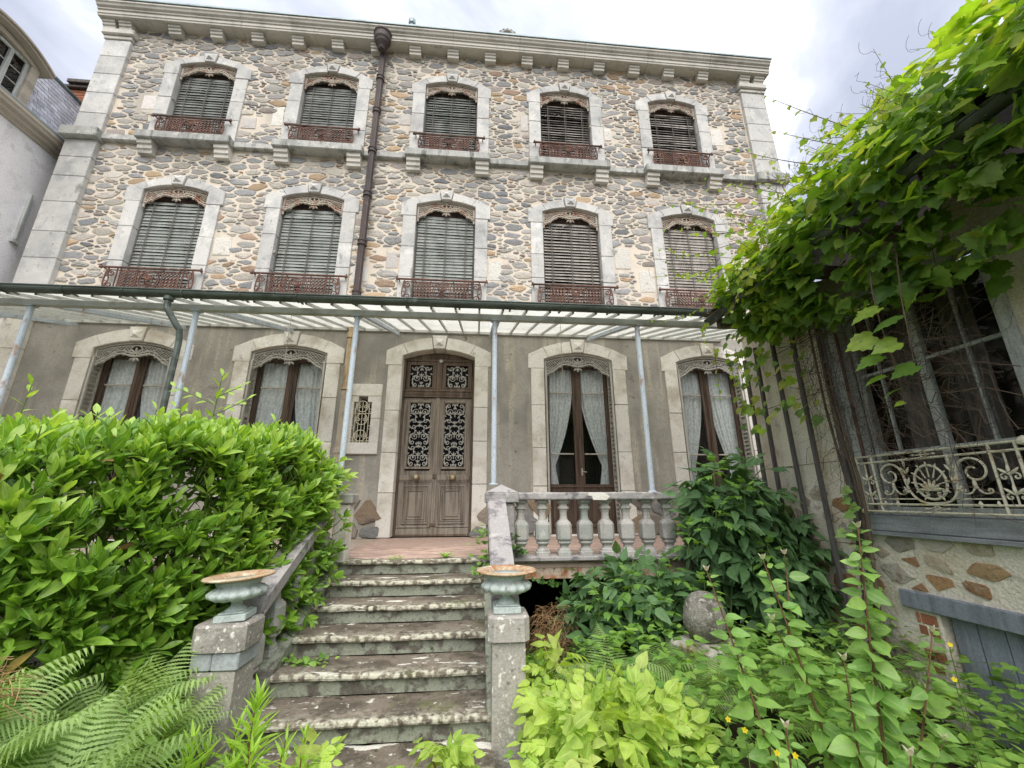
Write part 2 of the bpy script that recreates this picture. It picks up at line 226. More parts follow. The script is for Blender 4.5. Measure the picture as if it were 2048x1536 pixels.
# ------------------------------------------------------------------ mesh helpers
class MB:
    def __init__(s): s.v = []; s.f = []; s.e = {}
    def add(s, vs, fs):
        o = len(s.v); s.v.extend(tuple(v) for v in vs); s.f.extend([tuple(i + o for i in f) for f in fs]); return o
    def box(s, x0, x1, y0, y1, z0, z1, b=0.0):
        if b <= 0:
            s.add([(x0, y0, z0), (x1, y0, z0), (x1, y1, z0), (x0, y1, z0), (x0, y0, z1), (x1, y0, z1), (x1, y1, z1), (x0, y1, z1)],
                  [(0, 3, 2, 1), (4, 5, 6, 7), (0, 1, 5, 4), (1, 2, 6, 5), (2, 3, 7, 6), (3, 0, 4, 7)]); return s
        b = min(b, (x1 - x0) * .45, (y1 - y0) * .45, (z1 - z0) * .45)
        c = ((x0 + x1) / 2, (y0 + y1) / 2, (z0 + z1) / 2); h = ((x1 - x0) / 2, (y1 - y0) / 2, (z1 - z0) / 2)
        vs = []; ix = {}
        for sx in (-1, 1):
            for sy in (-1, 1):
                for sz in (-1, 1):
                    for a in range(3):
                        p = [c[i] + (sx, sy, sz)[i] * (h[i] - (b if i != a else 0)) for i in range(3)]
                        ix[(sx, sy, sz, a)] = len(vs); vs.append(p)
        fs = []
        for a in range(3):
            u, w_ = [(1, 2), (2, 0), (0, 1)][a]
            for sg in (-1, 1):
                q = []
                for su, sw in ((-1, -1), (1, -1), (1, 1), (-1, 1)):
                    k = [0, 0, 0]; k[a] = sg; k[u] = su; k[w_] = sw; q.append(ix[(*k, a)])
                fs.append(tuple(q if sg > 0 else q[::-1]))
        for a in range(3):      # edges along axis a
            u, w_ = [(1, 2), (2, 0), (0, 1)][a]
            for su in (-1, 1):
                for sw in (-1, 1):
                    k0 = [0, 0, 0]; k0[a] = -1; k0[u] = su; k0[w_] = sw; k1 = list(k0); k1[a] = 1
                    q = [ix[(*k0, u)], ix[(*k1, u)], ix[(*k1, w_)], ix[(*k0, w_)]]
                    fs.append(tuple(q if su * sw < 0 else q[::-1]))
        for sx in (-1, 1):
            for sy in (-1, 1):
                for sz in (-1, 1):
                    q = [ix[(sx, sy, sz, a)] for a in range(3)]
                    fs.append(tuple(q if sx * sy * sz > 0 else q[::-1]))
        s.add(vs, fs); return s
    def prism(s, poly, y0, y1, b=0.0, axis='y'):
        """polygon in (x,z), counter-clockwise seen from -y; front at y0."""
        n = len(poly)
        A = sum(poly[i][0] * poly[(i + 1) % n][1] - poly[(i + 1) % n][0] * poly[i][1] for i in range(n))
        if A < 0: poly = poly[::-1]
        rings = []
        if b > 0:
            ins = []
            for i in range(n):
                p0, p1, p2 = Vector(poly[i - 1]), Vector(poly[i]), Vector(poly[(i + 1) % n])
                d1 = (p1 - p0); d2 = (p2 - p1)
                d1 = d1.normalized() if d1.length > 1e-9 else Vector((1, 0)); d2 = d2.normalized() if d2.length > 1e-9 else d1
                nn = Vector((-d1.y - d2.y, d1.x + d2.x)); nn = nn / max(nn.dot(Vector((-d1.y, d1.x))), .5) if nn.length > 1e-6 else Vector((0, 0))
                ins.append(p1 + nn * b)
            rings = [[(x, y0, z) for x, z in ins], [(x, y0 + b, z) for x, z in poly], [(x, y1, z) for x, z in poly]]
        else: rings = [[(x, y0, z) for x, z in poly], [(x, y1, z) for x, z in poly]]
        vs = [v for r in rings for v in r]; fs = [tuple(range(n))]
        for k in range(len(rings) - 1):
            for i in range(n):
                j = (i + 1) % n; fs.append((k * n + i, k * n + n + i, k * n + n + j, k * n + j))
        fs.append(tuple((len(rings) - 1) * n + i for i in reversed(range(n))))
        s.add(vs, fs); return s
    def tube(s, pts, r, n=6, closed=False, flat=1.0):
        pts = [Vector(p) for p in pts]; m = len(pts)
        if m < 2: return s
        rr = r if isinstance(r, (list, tuple)) else [r] * m
        def tan(i):
            a = pts[i - 1] if (closed or i > 0) else pts[i]; b = pts[(i + 1) % m] if (closed or i < m - 1) else pts[i]
            d = b - a; return d.normalized() if d.length > 1e-9 else Vector((0, 0, 1))
        t0 = tan(0); u = t0.cross(Vector((0, 1, 0)))
        if u.length < .1: u = t0.cross(Vector((1, 0, 0)))
        u.normalize(); vs = []
        for i in range(m):
            t = tan(i); u = (u - t * u.dot(t))
            u = u.normalized() if u.length > 1e-6 else t.orthogonal().normalized()
            v = t.cross(u)
            for k in range(n):
                a = 2 * math.pi * (k + .5) / n; vs.append(pts[i] + u * (math.cos(a) * rr[i]) + v * (math.sin(a) * rr[i] * flat))
        fs = []
        for i in range(m if closed else m - 1):
            j = (i + 1) % m
            for k in range(n): l = (k + 1) % n; fs.append((i * n + k, i * n + l, j * n + l, j * n + k))
        if not closed: fs.append(tuple(reversed(range(n)))); fs.append(tuple((m - 1) * n + k for k in range(n)))
        s.add(vs, fs); return s
    def lathe(s, prof, n=16, c=(0, 0, 0), square=0, flute=None):
        vs = []; fs = []; m = len(prof)
        for i, (r, z) in enumerate(prof):
            for k in range(n):
                a = 2 * math.pi * (k + .5) / n; q = r
                if square:
                    ca, sa = abs(math.cos(a)), abs(math.sin(a)); q = r / ((ca ** square + sa ** square) ** (1 / square))
                if flute: q *= flute(i, a)
                vs.append((c[0] + q * math.cos(a), c[1] + q * math.sin(a), c[2] + z))
        for i in range(m - 1):
            for k in range(n): l = (k + 1) % n; fs.append((i * n + k, i * n + l, (i + 1) * n + l, (i + 1) * n + k))
        fs.append(tuple(reversed(range(n)))); fs.append(tuple((m - 1) * n + k for k in range(n)))
        s.add(vs, fs); return s
    def sheet(s, P):
        """grid of points rows x cols"""
        a = len(P); b = len(P[0]); s.add([p for r in P for p in r], [(i * b + j, i * b + j + 1, (i + 1) * b + j + 1, (i + 1) * b + j) for i in range(a - 1) for j in range(b - 1)]); return s
    def sweep(s, prof, x0, x1):
        """(y,z) profile closed, along x; profile counter-clockwise seen from +x"""
        n = len(prof); s.add([(x0, y, z) for y, z in prof] + [(x1, y, z) for y, z in prof],
              [(i, (i + 1) % n, n + (i + 1) % n, n + i) for i in range(n)] + [tuple(reversed(range(n))), tuple(n + i for i in range(n))]); return s
    def xf(s, T, a=0):
        for i in range(a, len(s.v)): s.v[i] = tuple(T @ Vector(s.v[i]))
        return s
    def mirror(s, a=0, x=0.0):
        """copy everything from vertex a mirrored about x"""
        n = len(s.v); vs = [(2 * x - p[0], p[1], p[2]) for p in s.v[a:]]
        fs = [tuple(i - a for i in reversed(f)) for f in s.f if min(f) >= a]
        s.add(vs, fs); return s
    def mesh(s, name, smooth=False):
        me = bpy.data.meshes.new(name); me.from_pydata(s.v, [], s.f); me.update()
        if smooth: me.polygons.foreach_set('use_smooth', [True] * len(me.polygons))
        return me
    def build(s, name, m, parent=None, smooth=False, T=None, **tags):
        return place(s.mesh(name, smooth), name, m, parent, T, **tags)

WM = {}
def place(me, name, m, parent=None, T=None, **tags):
    if m is not None and not me.materials: me.materials.append(m)
    o = bpy.data.objects.new(name, me); COL.objects.link(o)
    T = T or Matrix.Identity(4); WM[o.name] = T; o.matrix_basis = T
    if parent is not None: o.parent = parent; o.matrix_parent_inverse = WM[parent.name].inverted()
    for k, v in tags.items(): o[k] = v
    return o
def thing(name, label, cat, loc=(0, 0, 0), group=None):
    o = bpy.data.objects.new(name, None); COL.objects.link(o); o.empty_display_size = .1
    T = Matrix.Translation(loc); WM[o.name] = T; o.matrix_basis = T; o['label'] = label; o['category'] = cat
    if group: o['group'] = group
    return o
def T3(x, y, z, rz=0, sc=1): return Matrix.Translation((x, y, z)) @ Matrix.Rotation(rz, 4, 'Z') @ Matrix.Scale(sc, 4)
def structure(o): o['kind'] = 'structure'; return o
def spiral(cx, cz, r0, r1, a0, a1, n=16, y=0.0):
    return [(cx + (r0 + (r1 - r0) * i / (n - 1)) * math.cos(a0 + (a1 - a0) * i / (n - 1)), y, cz + (r0 + (r1 - r0) * i / (n - 1)) * math.sin(a0 + (a1 - a0) * i / (n - 1))) for i in range(n)]
def ring(cx, cz, r, n=20, y=0.0, rz=None): return [(cx + r * math.cos(2 * math.pi * i / n), y, cz + (rz or r) * math.sin(2 * math.pi * i / n)) for i in range(n)]
def bez(p0, p1, p2, n=8, y=0.0):
    return [((1 - t) ** 2 * p0[0] + 2 * t * (1 - t) * p1[0] + t * t * p2[0], y, (1 - t) ** 2 * p0[1] + 2 * t * (1 - t) * p1[1] + t * t * p2[1]) for t in [i / (n - 1) for i in range(n)]]
def petal(mb, cx, cz, ang, ln, wd, y=0.0, th=.008):
    """flat leaf ornament with a ridge, in the xz plane"""
    ca, sa = math.cos(ang), math.sin(ang)
    P = [(0, 0), (.35, .8), (.7, .7), (1, 0), (.7, -.7), (.35, -.8)]
    vs = [(cx + ln * u * ca - wd * .5 * v * sa, y, cz + ln * u * sa + wd * .5 * v * ca) for u, v in P] + [(cx + ln * .5 * ca, y - th, cz + ln * .5 * sa)]
    mb.add(vs, [(6, i, (i + 1) % 6) for i in range(6)] + [(6, (i + 1) % 6, i) for i in range(0)])
    mb.add([(v[0], y + th * .5, v[2]) for v in vs[:6]], [tuple(reversed(range(6)))][:1])

# ------------------------------------------------------------------ ground
def gz(x, y):
    """soil height: garden floor about a metre below the terrace, rising a little towards the sides"""
    return -1.0 + .05 * mnoise.noise((x * .7, y * .7, 0)) - .02 * max(0, y + 3) + .10 * max(0, min(1, abs(x - .05) - .9))
g = MB(); NX = 60
xs = [-40 + 80 * i / NX for i in range(NX + 1)]
xs = sorted(set([-60, -40, -25, -15, -10] + [-8 + .4 * i for i in range(41)] + [10, 15, 25, 40, 60])); ys = sorted(set([-60, -40, -25, -16, -11] + [-9 + .4 * i for i in range(25)] + [2, 6, 15, 30, 60]))
g.sheet([[(x, y, gz(x, y)) for x in xs] for y in ys]); structure(g.build('ground', M['soil'], smooth=True))

# ------------------------------------------------------------------ the stone house
house = thing('stone_house', 'three storey rubble stone house with five window bays and grey stone cornice', 'house', (0, 0, -1))
BX = [-5.10, -2.58, 0.0, 2.54, 5.06]
XL, XR = -7.26, 7.42
FL = {'T': dict(w=.57, zb=7.49, zs=9.42, zc=9.535, j=.26, ear=.04, zsh=9.42, zk=9.76, zeb=9.16, zw=7.49),
      'M': dict(w=.585, zb=4.05, zs=6.27, zc=6.395, j=.25, ear=.05, zsh=6.30, zk=6.61, zeb=6.0, zw=4.05),
      'G': dict(w=.64, zb=0.0, zs=3.06, zc=3.195, j=.24, ear=.05, zsh=3.15, zk=3.45, zeb=2.88, zw=0.0)}
# wall sheet with openings
wx = [XL, XR]; holes = []
for k, F in FL.items():
    for x in BX: holes.append((x - F['w'] - .06, x + F['w'] + .06, F['zb'] - .02, F['zc'] + .04, k))
holes.append((-1.40, -1.10, 1.5, 2.3, 's'))
def wallgrid(x0, x1, z0, z1, hs, y):
    X = sorted({x0, x1} | {h[i] for h in hs for i in (0, 1)}); Z = sorted({z0, z1} | {h[i] for h in hs for i in (2, 3) if z0 <= h[i] <= z1}); mb = MB()
    for i in range(len(X) - 1):
        for j in range(len(Z) - 1):
            cx, cz = (X[i] + X[i + 1]) / 2, (Z[j] + Z[j + 1]) / 2
            if any(h[0] < cx < h[1] and h[2] < cz < h[3] for h in hs): continue
            mb.add([(X[i], y, Z[j]), (X[i + 1], y, Z[j]), (X[i + 1], y, Z[j + 1]), (X[i], y, Z[j + 1])], [(0, 1, 2, 3)])
    return mb
wallgrid(XL, XR, 3.56, 10.34, [h for h in holes if h[4] in 'TM'], 0).build('mortar_wall', M['mortar'], house)
wallgrid(XL, XR, -.02, 3.56, [h for h in holes if h[4] in 'Gs'], -.012).build('stucco_wall', M['stucco'], house)
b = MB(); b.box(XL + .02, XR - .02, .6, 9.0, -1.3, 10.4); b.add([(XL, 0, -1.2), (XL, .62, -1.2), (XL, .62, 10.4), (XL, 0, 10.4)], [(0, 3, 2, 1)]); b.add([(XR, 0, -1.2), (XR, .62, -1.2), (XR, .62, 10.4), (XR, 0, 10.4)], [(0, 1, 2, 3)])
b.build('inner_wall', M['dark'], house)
b = MB(); b.add([(XL, .55, -1.2), (XL, 9, -1.2), (XL, 9, 10.6), (XL, .55, 10.6)], [(0, 3, 2, 1)]); b.add([(XR, .55, -1.2), (XR, 9, -1.2), (XR, 9, 10.6), (XR, .55, 10.6)], [(0, 1, 2, 3)])
b.xf(Matrix.Identity(4)); b.build('side_wall', M['mortar'], house)

# --- rubble: anisotropic Voronoi cells shrunk to leave wide lime joints
STONE = [(.29, .29, .285)] * 8 + [(.36, .345, .315)] * 9 + [(.42, .39, .335)] * 7 + [(.32, .28, .25)] * 3 + [(.42, .31, .20)] * 2 + [(.35, .25, .18)] * 1 + [(.50, .46, .40)] * 3 + [(.20, .205, .21)] * 3
def clip(poly, a, b_, c):
    out = []; n = len(poly)
    for i in range(n):
        p, q = poly[i], poly[(i + 1) % n]; dp = a * p[0] + b_ * p[1] - c; dq = a * q[0] + b_ * q[1] - c
        if dp <= 0: out.append(p)
        if dp * dq < 0: t = dp / (dp - dq); out.append((p[0] + t * (q[0] - p[0]), p[1] + t * (q[1] - p[1])))
    return out
def rubble(x0, x1, z0, z1, rmin, rmax, gap, an, skip, seed, gapx=1.0):
    """list of stone outlines (x,z)"""
    r_ = random.Random(seed); pts = []; grid = {}; cs = rmax
    def cell(p): return (int(p[0] // cs), int(p[1] // cs))
    area = (x1 - x0) * (z1 - z0) * an; tries = int(area / (rmin * rmin) * 7)
    for it_ in range(tries):
        p = (r_.uniform(x0, x1), r_.uniform(z0 * an, z1 * an))
        f = .5 + .5 * mnoise.noise((p[0] * .9, p[1] * .9, seed)); ph_ = it_ / tries
        if ph_ < .10: q = rmax * r_.uniform(.72, 1.0); 
        elif ph_ < .4: q = rmin + (rmax - rmin) * r_.uniform(.35, .65)
        else: q = rmin * r_.uniform(1.0, 1.7)
        if ph_ < .10 and f < .46: continue
        c = cell(p); ok = True
        for i in (-1, 0, 1):
            for j in (-1, 0, 1):
                for o in grid.get((c[0] + i, c[1] + j), ()):
                    if (o[0] - p[0]) ** 2 + (o[1] - p[1]) ** 2 < (min(q, o[2]) * .55 + max(q, o[2]) * .45) ** 2: ok = False; break
                if not ok: break
            if not ok: break
        if ok: t = (p[0], p[1], q); pts.append(t); grid.setdefault(c, []).append(t)
    out = []
    for p in pts:
        if skip(p[0], p[1] / an): continue
        poly = [(p[0] - .45, p[1] - .45), (p[0] + .45, p[1] - .45), (p[0] + .45, p[1] + .45), (p[0] - .45, p[1] + .45)]
        c = cell(p)
        for i in (-2, -1, 0, 1, 2):
            for j in (-2, -1, 0, 1, 2):
                for o in grid.get((c[0] + i, c[1] + j), ()):
                    if o is p: continue
                    dx, dz = o[0] - p[0], o[1] - p[1]; d = math.hypot(dx, dz)
                    if d > 1.1: continue
                    wgt = p[2] / (p[2] + o[2]); gq = gap * r_.uniform(.6, 1.5) * (1 + (an - 1) * abs(dz) / d)
                    poly = clip(poly, dx / d, dz / d, (dx * p[0] + dz * p[1]) / d + d * wgt - gq)
                    if len(poly) < 3: break
        poly = clip(clip(poly, 1, 0, x1), -1, 0, -x0); poly = clip(clip(poly, 0, 1, z1 * an), 0, -1, -z0 * an) if len(poly) > 2 else poly
        if len(poly) < 3: continue
        tilt = r_.gauss(0, .10); k = r_.uniform(.86, 1.0); cx = sum(q[0] for q in poly) / len(poly); cz = sum(q[1] for q in poly) / len(poly)
        pl = []
        for q in poly: dx, dz = (q[0] - cx) * k, (q[1] - cz) * k / an; pl.append((cx + dx * math.cos(tilt) - dz * math.sin(tilt), cz / an + dx * math.sin(tilt) + dz * math.cos(tilt)))
        # one corner-cutting pass, then roughen
        ch = []
        for i in range(len(pl)):
            a, c_ = pl[i], pl[(i + 1) % len(pl)]; t = r_.uniform(.06, .21)
            ch += [(a[0] + (c_[0] - a[0]) * t, a[1] + (c_[1] - a[1]) * t), (a[0] + (c_[0] - a[0]) * (1 - t), a[1] + (c_[1] - a[1]) * (1 - t))]
        A = abs(sum(ch[i][0] * ch[(i + 1) % len(ch)][1] - ch[(i + 1) % len(ch)][0] * ch[i][1] for i in range(len(ch)))) / 2
        if A < .0011: continue
        sz = math.sqrt(A); ch = [(x + r_.gauss(0, .04) * sz, z + r_.gauss(0, .034) * sz) for x, z in ch]
        out.append((A, ch))
    return out
def stone_geo(mb, cols, ch, y, h, col, r_):
    n = len(ch); cx = sum(p[0] for p in ch) / n; cz = sum(p[1] for p in ch) / n
    a = math.copysign(1, sum(ch[i][0] * ch[(i + 1) % n][1] - ch[(i + 1) % n][0] * ch[i][1] for i in range(n)))
    if a < 0: ch = ch[::-1]
    vs = [(x, y + .02, z) for x, z in ch] + [(cx + (x - cx) * .93, y - h * r_.uniform(.6, .9), cz + (z - cz) * .91) for x, z in ch] + [(cx + (x - cx) * .5, y - h * r_.uniform(.8, 1.35), cz + (z - cz) * .5) for x, z in ch] + [(cx, y - h * 1.1, cz)]
    fs = []
    for i in range(n):
        j = (i + 1) % n; fs += [(i, j, n + j, n + i), (n + i, n + j, 2 * n + j, 2 * n + i), (2 * n + i, 2 * n + j, 3 * n)]
    mb.add(vs, fs); cols.extend([col] * len(vs))
def colmesh(mb, cols, name):
    me = mb.mesh(name); at = me.color_attributes.new('Col', 'FLOAT_COLOR', 'POINT')
    at.data.foreach_set('color', np.array([(*c, 1) for c in cols], dtype=np.float32).ravel()); return me
def lay_stones(stones, y, hrange, palette, m, parent, nmax, name, seed, T=None):
    r_ = random.Random(seed); stones = sorted(stones, key=lambda s: -s[0]); rest = MB(); rc = []
    for i, (A, ch, *c) in enumerate(stones):
        base = c[0] if c else r_.choice(palette); v = r_.uniform(.8, 1.22); col = tuple(min(.9, q * v * r_.uniform(.985, 1.015)) for q in base)
        if i < nmax: mb, cl = MB(), []
        else: mb, cl = rest, rc
        stone_geo(mb, cl, ch, y, r_.uniform(*hrange), col, r_)
        if i < nmax: place(colmesh(mb, cl, name), name, m, parent, T)
    if rest.v: o = place(colmesh(rest, rc, 'small_' + name), 'small_' + name, m, parent, T); o['kind'] = 'stuff'
pale = []
r_ = random.Random(3)
for k in 'TM':
    F = FL[k]
    for x in BX:
        for sg in (-1, 1):
            if r_.random() < .8:
                z = F['zb'] + r_.uniform(.35, 1.0); h = r_.uniform(.3, .55); wd = r_.uniform(.16, .34); e0 = x + sg * (F['w'] + F['j'] + .02); e1 = e0 + sg * wd
                pale.append((min(e0, e1), max(e0, e1), z, z + h))
def skip_up(x, z):
    for k in 'TM':
        F = FL[k]
        for bx in BX:
            if abs(x - bx) < F['w'] + F['j'] - .12 and F['zb'] - .1 < z < F['zsh'] + .16: return True
            if abs(x - bx) < .5 and F['zsh'] < z < F['zk'] - .1: return True
    if 7.27 < z < 7.5 or x < -6.70 or x > 6.80: return True
    return any(p[0] - .06 < x < p[1] + .06 and p[2] - .04 < z < p[3] + .04 for p in pale)
stones = rubble(-6.72, 6.80, 3.75, 10.30, .095, .42, .0085, 2.35, skip_up, 11)
for p in pale:
    q = [(p[0] + .01, p[2]), (p[1], p[2] + .01), (p[1], (p[2] + p[3]) / 2), (p[1] - .01, p[3]), (p[0], p[3] - .01)]
    stones.append(((p[1] - p[0]) * (p[3] - p[2]) * .3, q, (.60, .57, .52)))
lay_stones(stones, 0.0, (.006, .020), STONE, M['rubble'], house, 300, 'rubble_stone', 5)

# --- dressed surrounds
def arc_z(x, w, zs, zc): return zc - (zc - zs) * (x / w) ** 2
def surround(bx, F, m, zfoot):
    w, j, e = F['w'], F['j'], F['ear']; zs, zc, zk, zsh, zeb = F['zs'], F['zc'], F['zk'], F['zsh'], F['zeb']; W = w + j + e; y0, y1 = -.038, .30
    ext = lambda x: zsh + (zk - .03 - zsh) * (1 - (x / W) ** 2)
    g_ = .004
    for sg in (-1, 1):
        S_ = lambda pts: [(bx + sg * x, z) for x, z in pts]
        xa, xb = .105, w * .86
        vous = [(xa + g_, arc_z(xa, w, zs, zc))] + [(xa + (xb - xa) * t, arc_z(xa + (xb - xa) * t, w, zs, zc)) for t in (.33, .66, 1)] + [(xb + .10, ext(xb + .10)), (xb * .7, ext(xb * .7)), (.3, ext(.3)), (.135 + g_, ext(.135))]
        MB().prism(S_(vous), y0 + rng.uniform(-.006, .006), y1, .008).build('voussoir', m, house)
        spr = [(xb + g_, arc_z(xb, w, zs, zc)), (w, zs), (w, zeb), (W - e, zeb), (W, zeb), (W, zsh), (xb + .10 + g_, ext(xb + .10))]
        MB().prism(S_(spr), y0 + rng.uniform(-.006, .006), y1, .008).build('springer', m, house)
        n = max(2, round((zeb - zfoot) / .66)); cuts = [zfoot + (zeb - zfoot) * (i + (rng.uniform(-.15, .15) if 0 < i < n else 0)) / n for i in range(n + 1)]
        for i in range(n):
            x0, x1 = sorted((bx + sg * w, bx + sg * (w + j)))
            MB().box(x0, x1, y0 + rng.uniform(-.006, .006), y1, cuts[i] + g_, cuts[i + 1] - g_, .007).build('jamb_block', m, house)
    key = MB().prism([(bx - .095, zc + .002), (bx + .095, zc + .002), (bx + .135, zk), (bx - .135, zk)], y0 - .03, y1, .01)
    key.add([(bx - .085, y0 - .03, zc + .05), (bx + .085, y0 - .03, zc + .05), (bx + .085, y0 - .03, zc + .19), (bx - .085, y0 - .03, zc + .19), (bx, y0 - .085, zc + .10)], [(0, 1, 4), (1, 2, 4), (2, 3, 4), (3, 0, 4)])
    key.build('keystone', m, house)
for k, F in FL.items():
    for i, x in enumerate(BX): surround(x, F, M['limew'] if k == 'G' else M['lime'], F['zb'])

# --- cast iron valances under the arches
def valance_mesh(w, rise, d):
    mb = MB(); W = w - .012; zt = lambda x: -rise * (x / w) ** 2 - .02
    zl = lambda x: -d * (.62 + .30 * (abs(x) / W) ** 2 + .10 * math.cos(abs(x) / W * 7.5 + math.pi * 0) * (1 if abs(x) > .1 else 1)) - rise * (x / w) ** 2 * .6
    xs_ = [-W + 2 * W * i / 28 for i in range(29)]
    mb.tube([(x, 0, zt(x)) for x in xs_], .022, 4, flat=.8)
    mb.tube([(x, 0, zt(x) - .045) for x in xs_], .010, 4)
    mb.tube([(x, -.008, zl(x) + .05) for x in xs_], .013, 4)
    mb.tube([(x, -.005, zl(x)) for x in xs_], [.014 + .010 * abs(math.sin(i * 1.7)) for i in range(29)], 5)
    for sx in (-1, 1): mb.box(min(sx * W, sx * (W - .035)), max(sx * W, sx * (W - .035)), -.012, .012, -rise - d * 1.08, -rise - .02)
    st = .052; x = -W - .4
    while x < W + .4:      # lattice
        for sg in (-1, 1):
            pts = [(x + sg * t * .02, (0.004 if sg > 0 else -.004), -.03 - t * .02) for t in range(0, 22)]
            seg = [p for p in pts if abs(p[0]) < W - .03 and zl(p[0]) + .05 < p[2] < zt(p[0]) - .03 and (p[0] ** 2 + (p[2] + d * .42) ** 2 > .010)]
            if len(seg) > 1: mb.tube([seg[0], seg[-1]], .0075, 4)
        x += st
    mb.tube(ring(0, -d * .44, .098, 16), .013, 4, closed=True)
    for a in (90, 45, 135, 10, 170): petal(mb, 0, -d * .60, R(a), .125, .05, -.012, .014)
    for sx in (-1, 1):
        mb.tube(spiral(sx * .055, -d * .62, .045, .012, R(90), R(90) + sx * 5.5, 12, -.01), .009, 4)
        for q, (cx, rr) in enumerate(((.17, .05), (.30, .042), (.42, .045), (.52, .04))):
            cx *= W / .56; zz = zl(cx) + .028
            mb.tube(spiral(sx * cx, zz, rr, .01, R(200 if sx > 0 else -20), R(200 if sx > 0 else -20) - sx * 7, 13, -.014), [.012 - .0006 * i for i in range(13)], 4)
            petal(mb, sx * (cx - .03), zz - .01, R(-90 + sx * 25), .065, .04, -.012, .014); petal(mb, sx * (cx + .05), zz + .02, R(90 - sx * 70), .075, .035, -.012, .014)
    petal(mb, 0, -d * .78, R(-90), .085, .06, -.014, .02)
    for sx in (-1, 1): petal(mb, sx * .02, -d * .80, R(-90 + sx * 50), .08, .045, -.012, .016)
    return mb.mesh('valance')
VAL = {k: valance_mesh(FL[k]['w'], FL[k]['zc'] - FL[k]['zs'], d) for k, d in (('T', .31), ('M', .33), ('G', .36))}
VAL['M2'] = VAL['M'].copy(); 

# --- cast iron window guards
def guard_mesh(w, h, y=0):
    mb = MB(); _t = mb.tube; mb.tube = lambda p, r, *a, **k: _t(p, r * 1.3, *a, **k)
    mb.tube([(-w - .13, .0, h), (w + .13, 0, h)], .015, 6); mb.tube([(-w - .02, 0, h - .055), (w + .02, 0, h - .055)], .009, 4)
    mb.tube([(-w, 0, .03), (w, 0, .03)], .012, 4); mb.tube([(-w, 0, .085), (w, 0, .085)], .008, 4)
    for sx in (-1, 1):
        mb.lathe([(.0, -.03), (.026, -.02), (.03, 0), (.02, .018), (.012, .024), (.018, .035), (.0, .05)], 6, (sx * (w + .13), 0, h))
        mb.tube([(sx * (w + .10), 0, h), (sx * (w + .10), .12, h)], .010, 4)
        for xx in (w * .30, w * .70, w * .78): mb.tube([(sx * xx, 0, .03), (sx * xx, 0, h)], .009, 4)
        # S scroll end bulging outward
        cx = sx * (w * .90)
        mb.tube(spiral(cx, h - .115, .065, .014, R(90), R(90) - sx * 8.2, 16), .009, 4); mb.tube(spiral(cx, .115, .065, .014, R(-90), R(-90) + sx * 8.2, 16), .009, 4)
        mb.tube(bez((cx + sx * .075, h - .12), (cx - sx * .02, h * .5), (cx + sx * .075, .12), 7), .009, 4)
        mb.tube(bez((sx * (w - .01), h - .02), (sx * (w + .075), h * .35), (sx * (w - .01), .03), 8), .010, 4)
        for q in range(4): petal(mb, sx * w * .96, h * (.2 + .2 * q), R(90 - sx * 60), .06, .03, -.01)
        # lattice
        x0, x1, z0, z1 = w * .30, w * .70, .085, h - .055; s_ = .062; n = int((x1 - x0 + z1 - z0) / s_)
        for i in range(1, n + 1):
            for dg in (1, -1):
                t = i * s_; a = (x0 + max(0, t - (z1 - z0)), z0 + min(t, z1 - z0)); b_ = (x0 + min(t, x1 - x0), z0 + max(0, t - (x1 - x0)))
                if dg < 0: a = (x0 + x1 - a[0], a[1]); b_ = (x0 + x1 - b_[0], b_[1])
                mb.tube([(sx * a[0], .003 * dg, a[1]), (sx * b_[0], .003 * dg, b_[1])], .0075, 4)
        mb.tube(spiral(sx * w * .23, h - .10, .045, .01, R(90), R(90) + sx * 6, 12), .008, 4); mb.tube(spiral(sx * w * .23, .11, .045, .01, R(-90), R(-90) - sx * 6, 12), .008, 4)
        mb.tube(spiral(sx * .05, h * .62, .05, .01, R(180 if sx > 0 else 0), R(180 if sx > 0 else 0) - sx * 6.5, 12, -.008), .009, 4)
        mb.tube(bez((0, h * .22), (sx * .12, h * .4), (sx * .02, h * .72), 8, -.006), .009, 4)
        for xx in (.15, .5, .85): petal(mb, sx * w * xx, .03, R(-90), .05, .045, -.004)
    mb.tube(ring(0, h * .5, h * .36, 20), .011, 4, closed=True); mb.tube(ring(0, h * .5, h * .29, 18), .006, 4, closed=True)
    for a in (90, 50, 130): petal(mb, 0, h * .45, R(a), h * .26, .05, -.014, .02)
    for a in (-90, -45, -135): petal(mb, 0, h * .42, R(a), h * .16, .04, -.014, .02)
    return mb.mesh('window_guard')
GRD = {'T': guard_mesh(.60, .44), 'M': guard_mesh(.70, .47)}

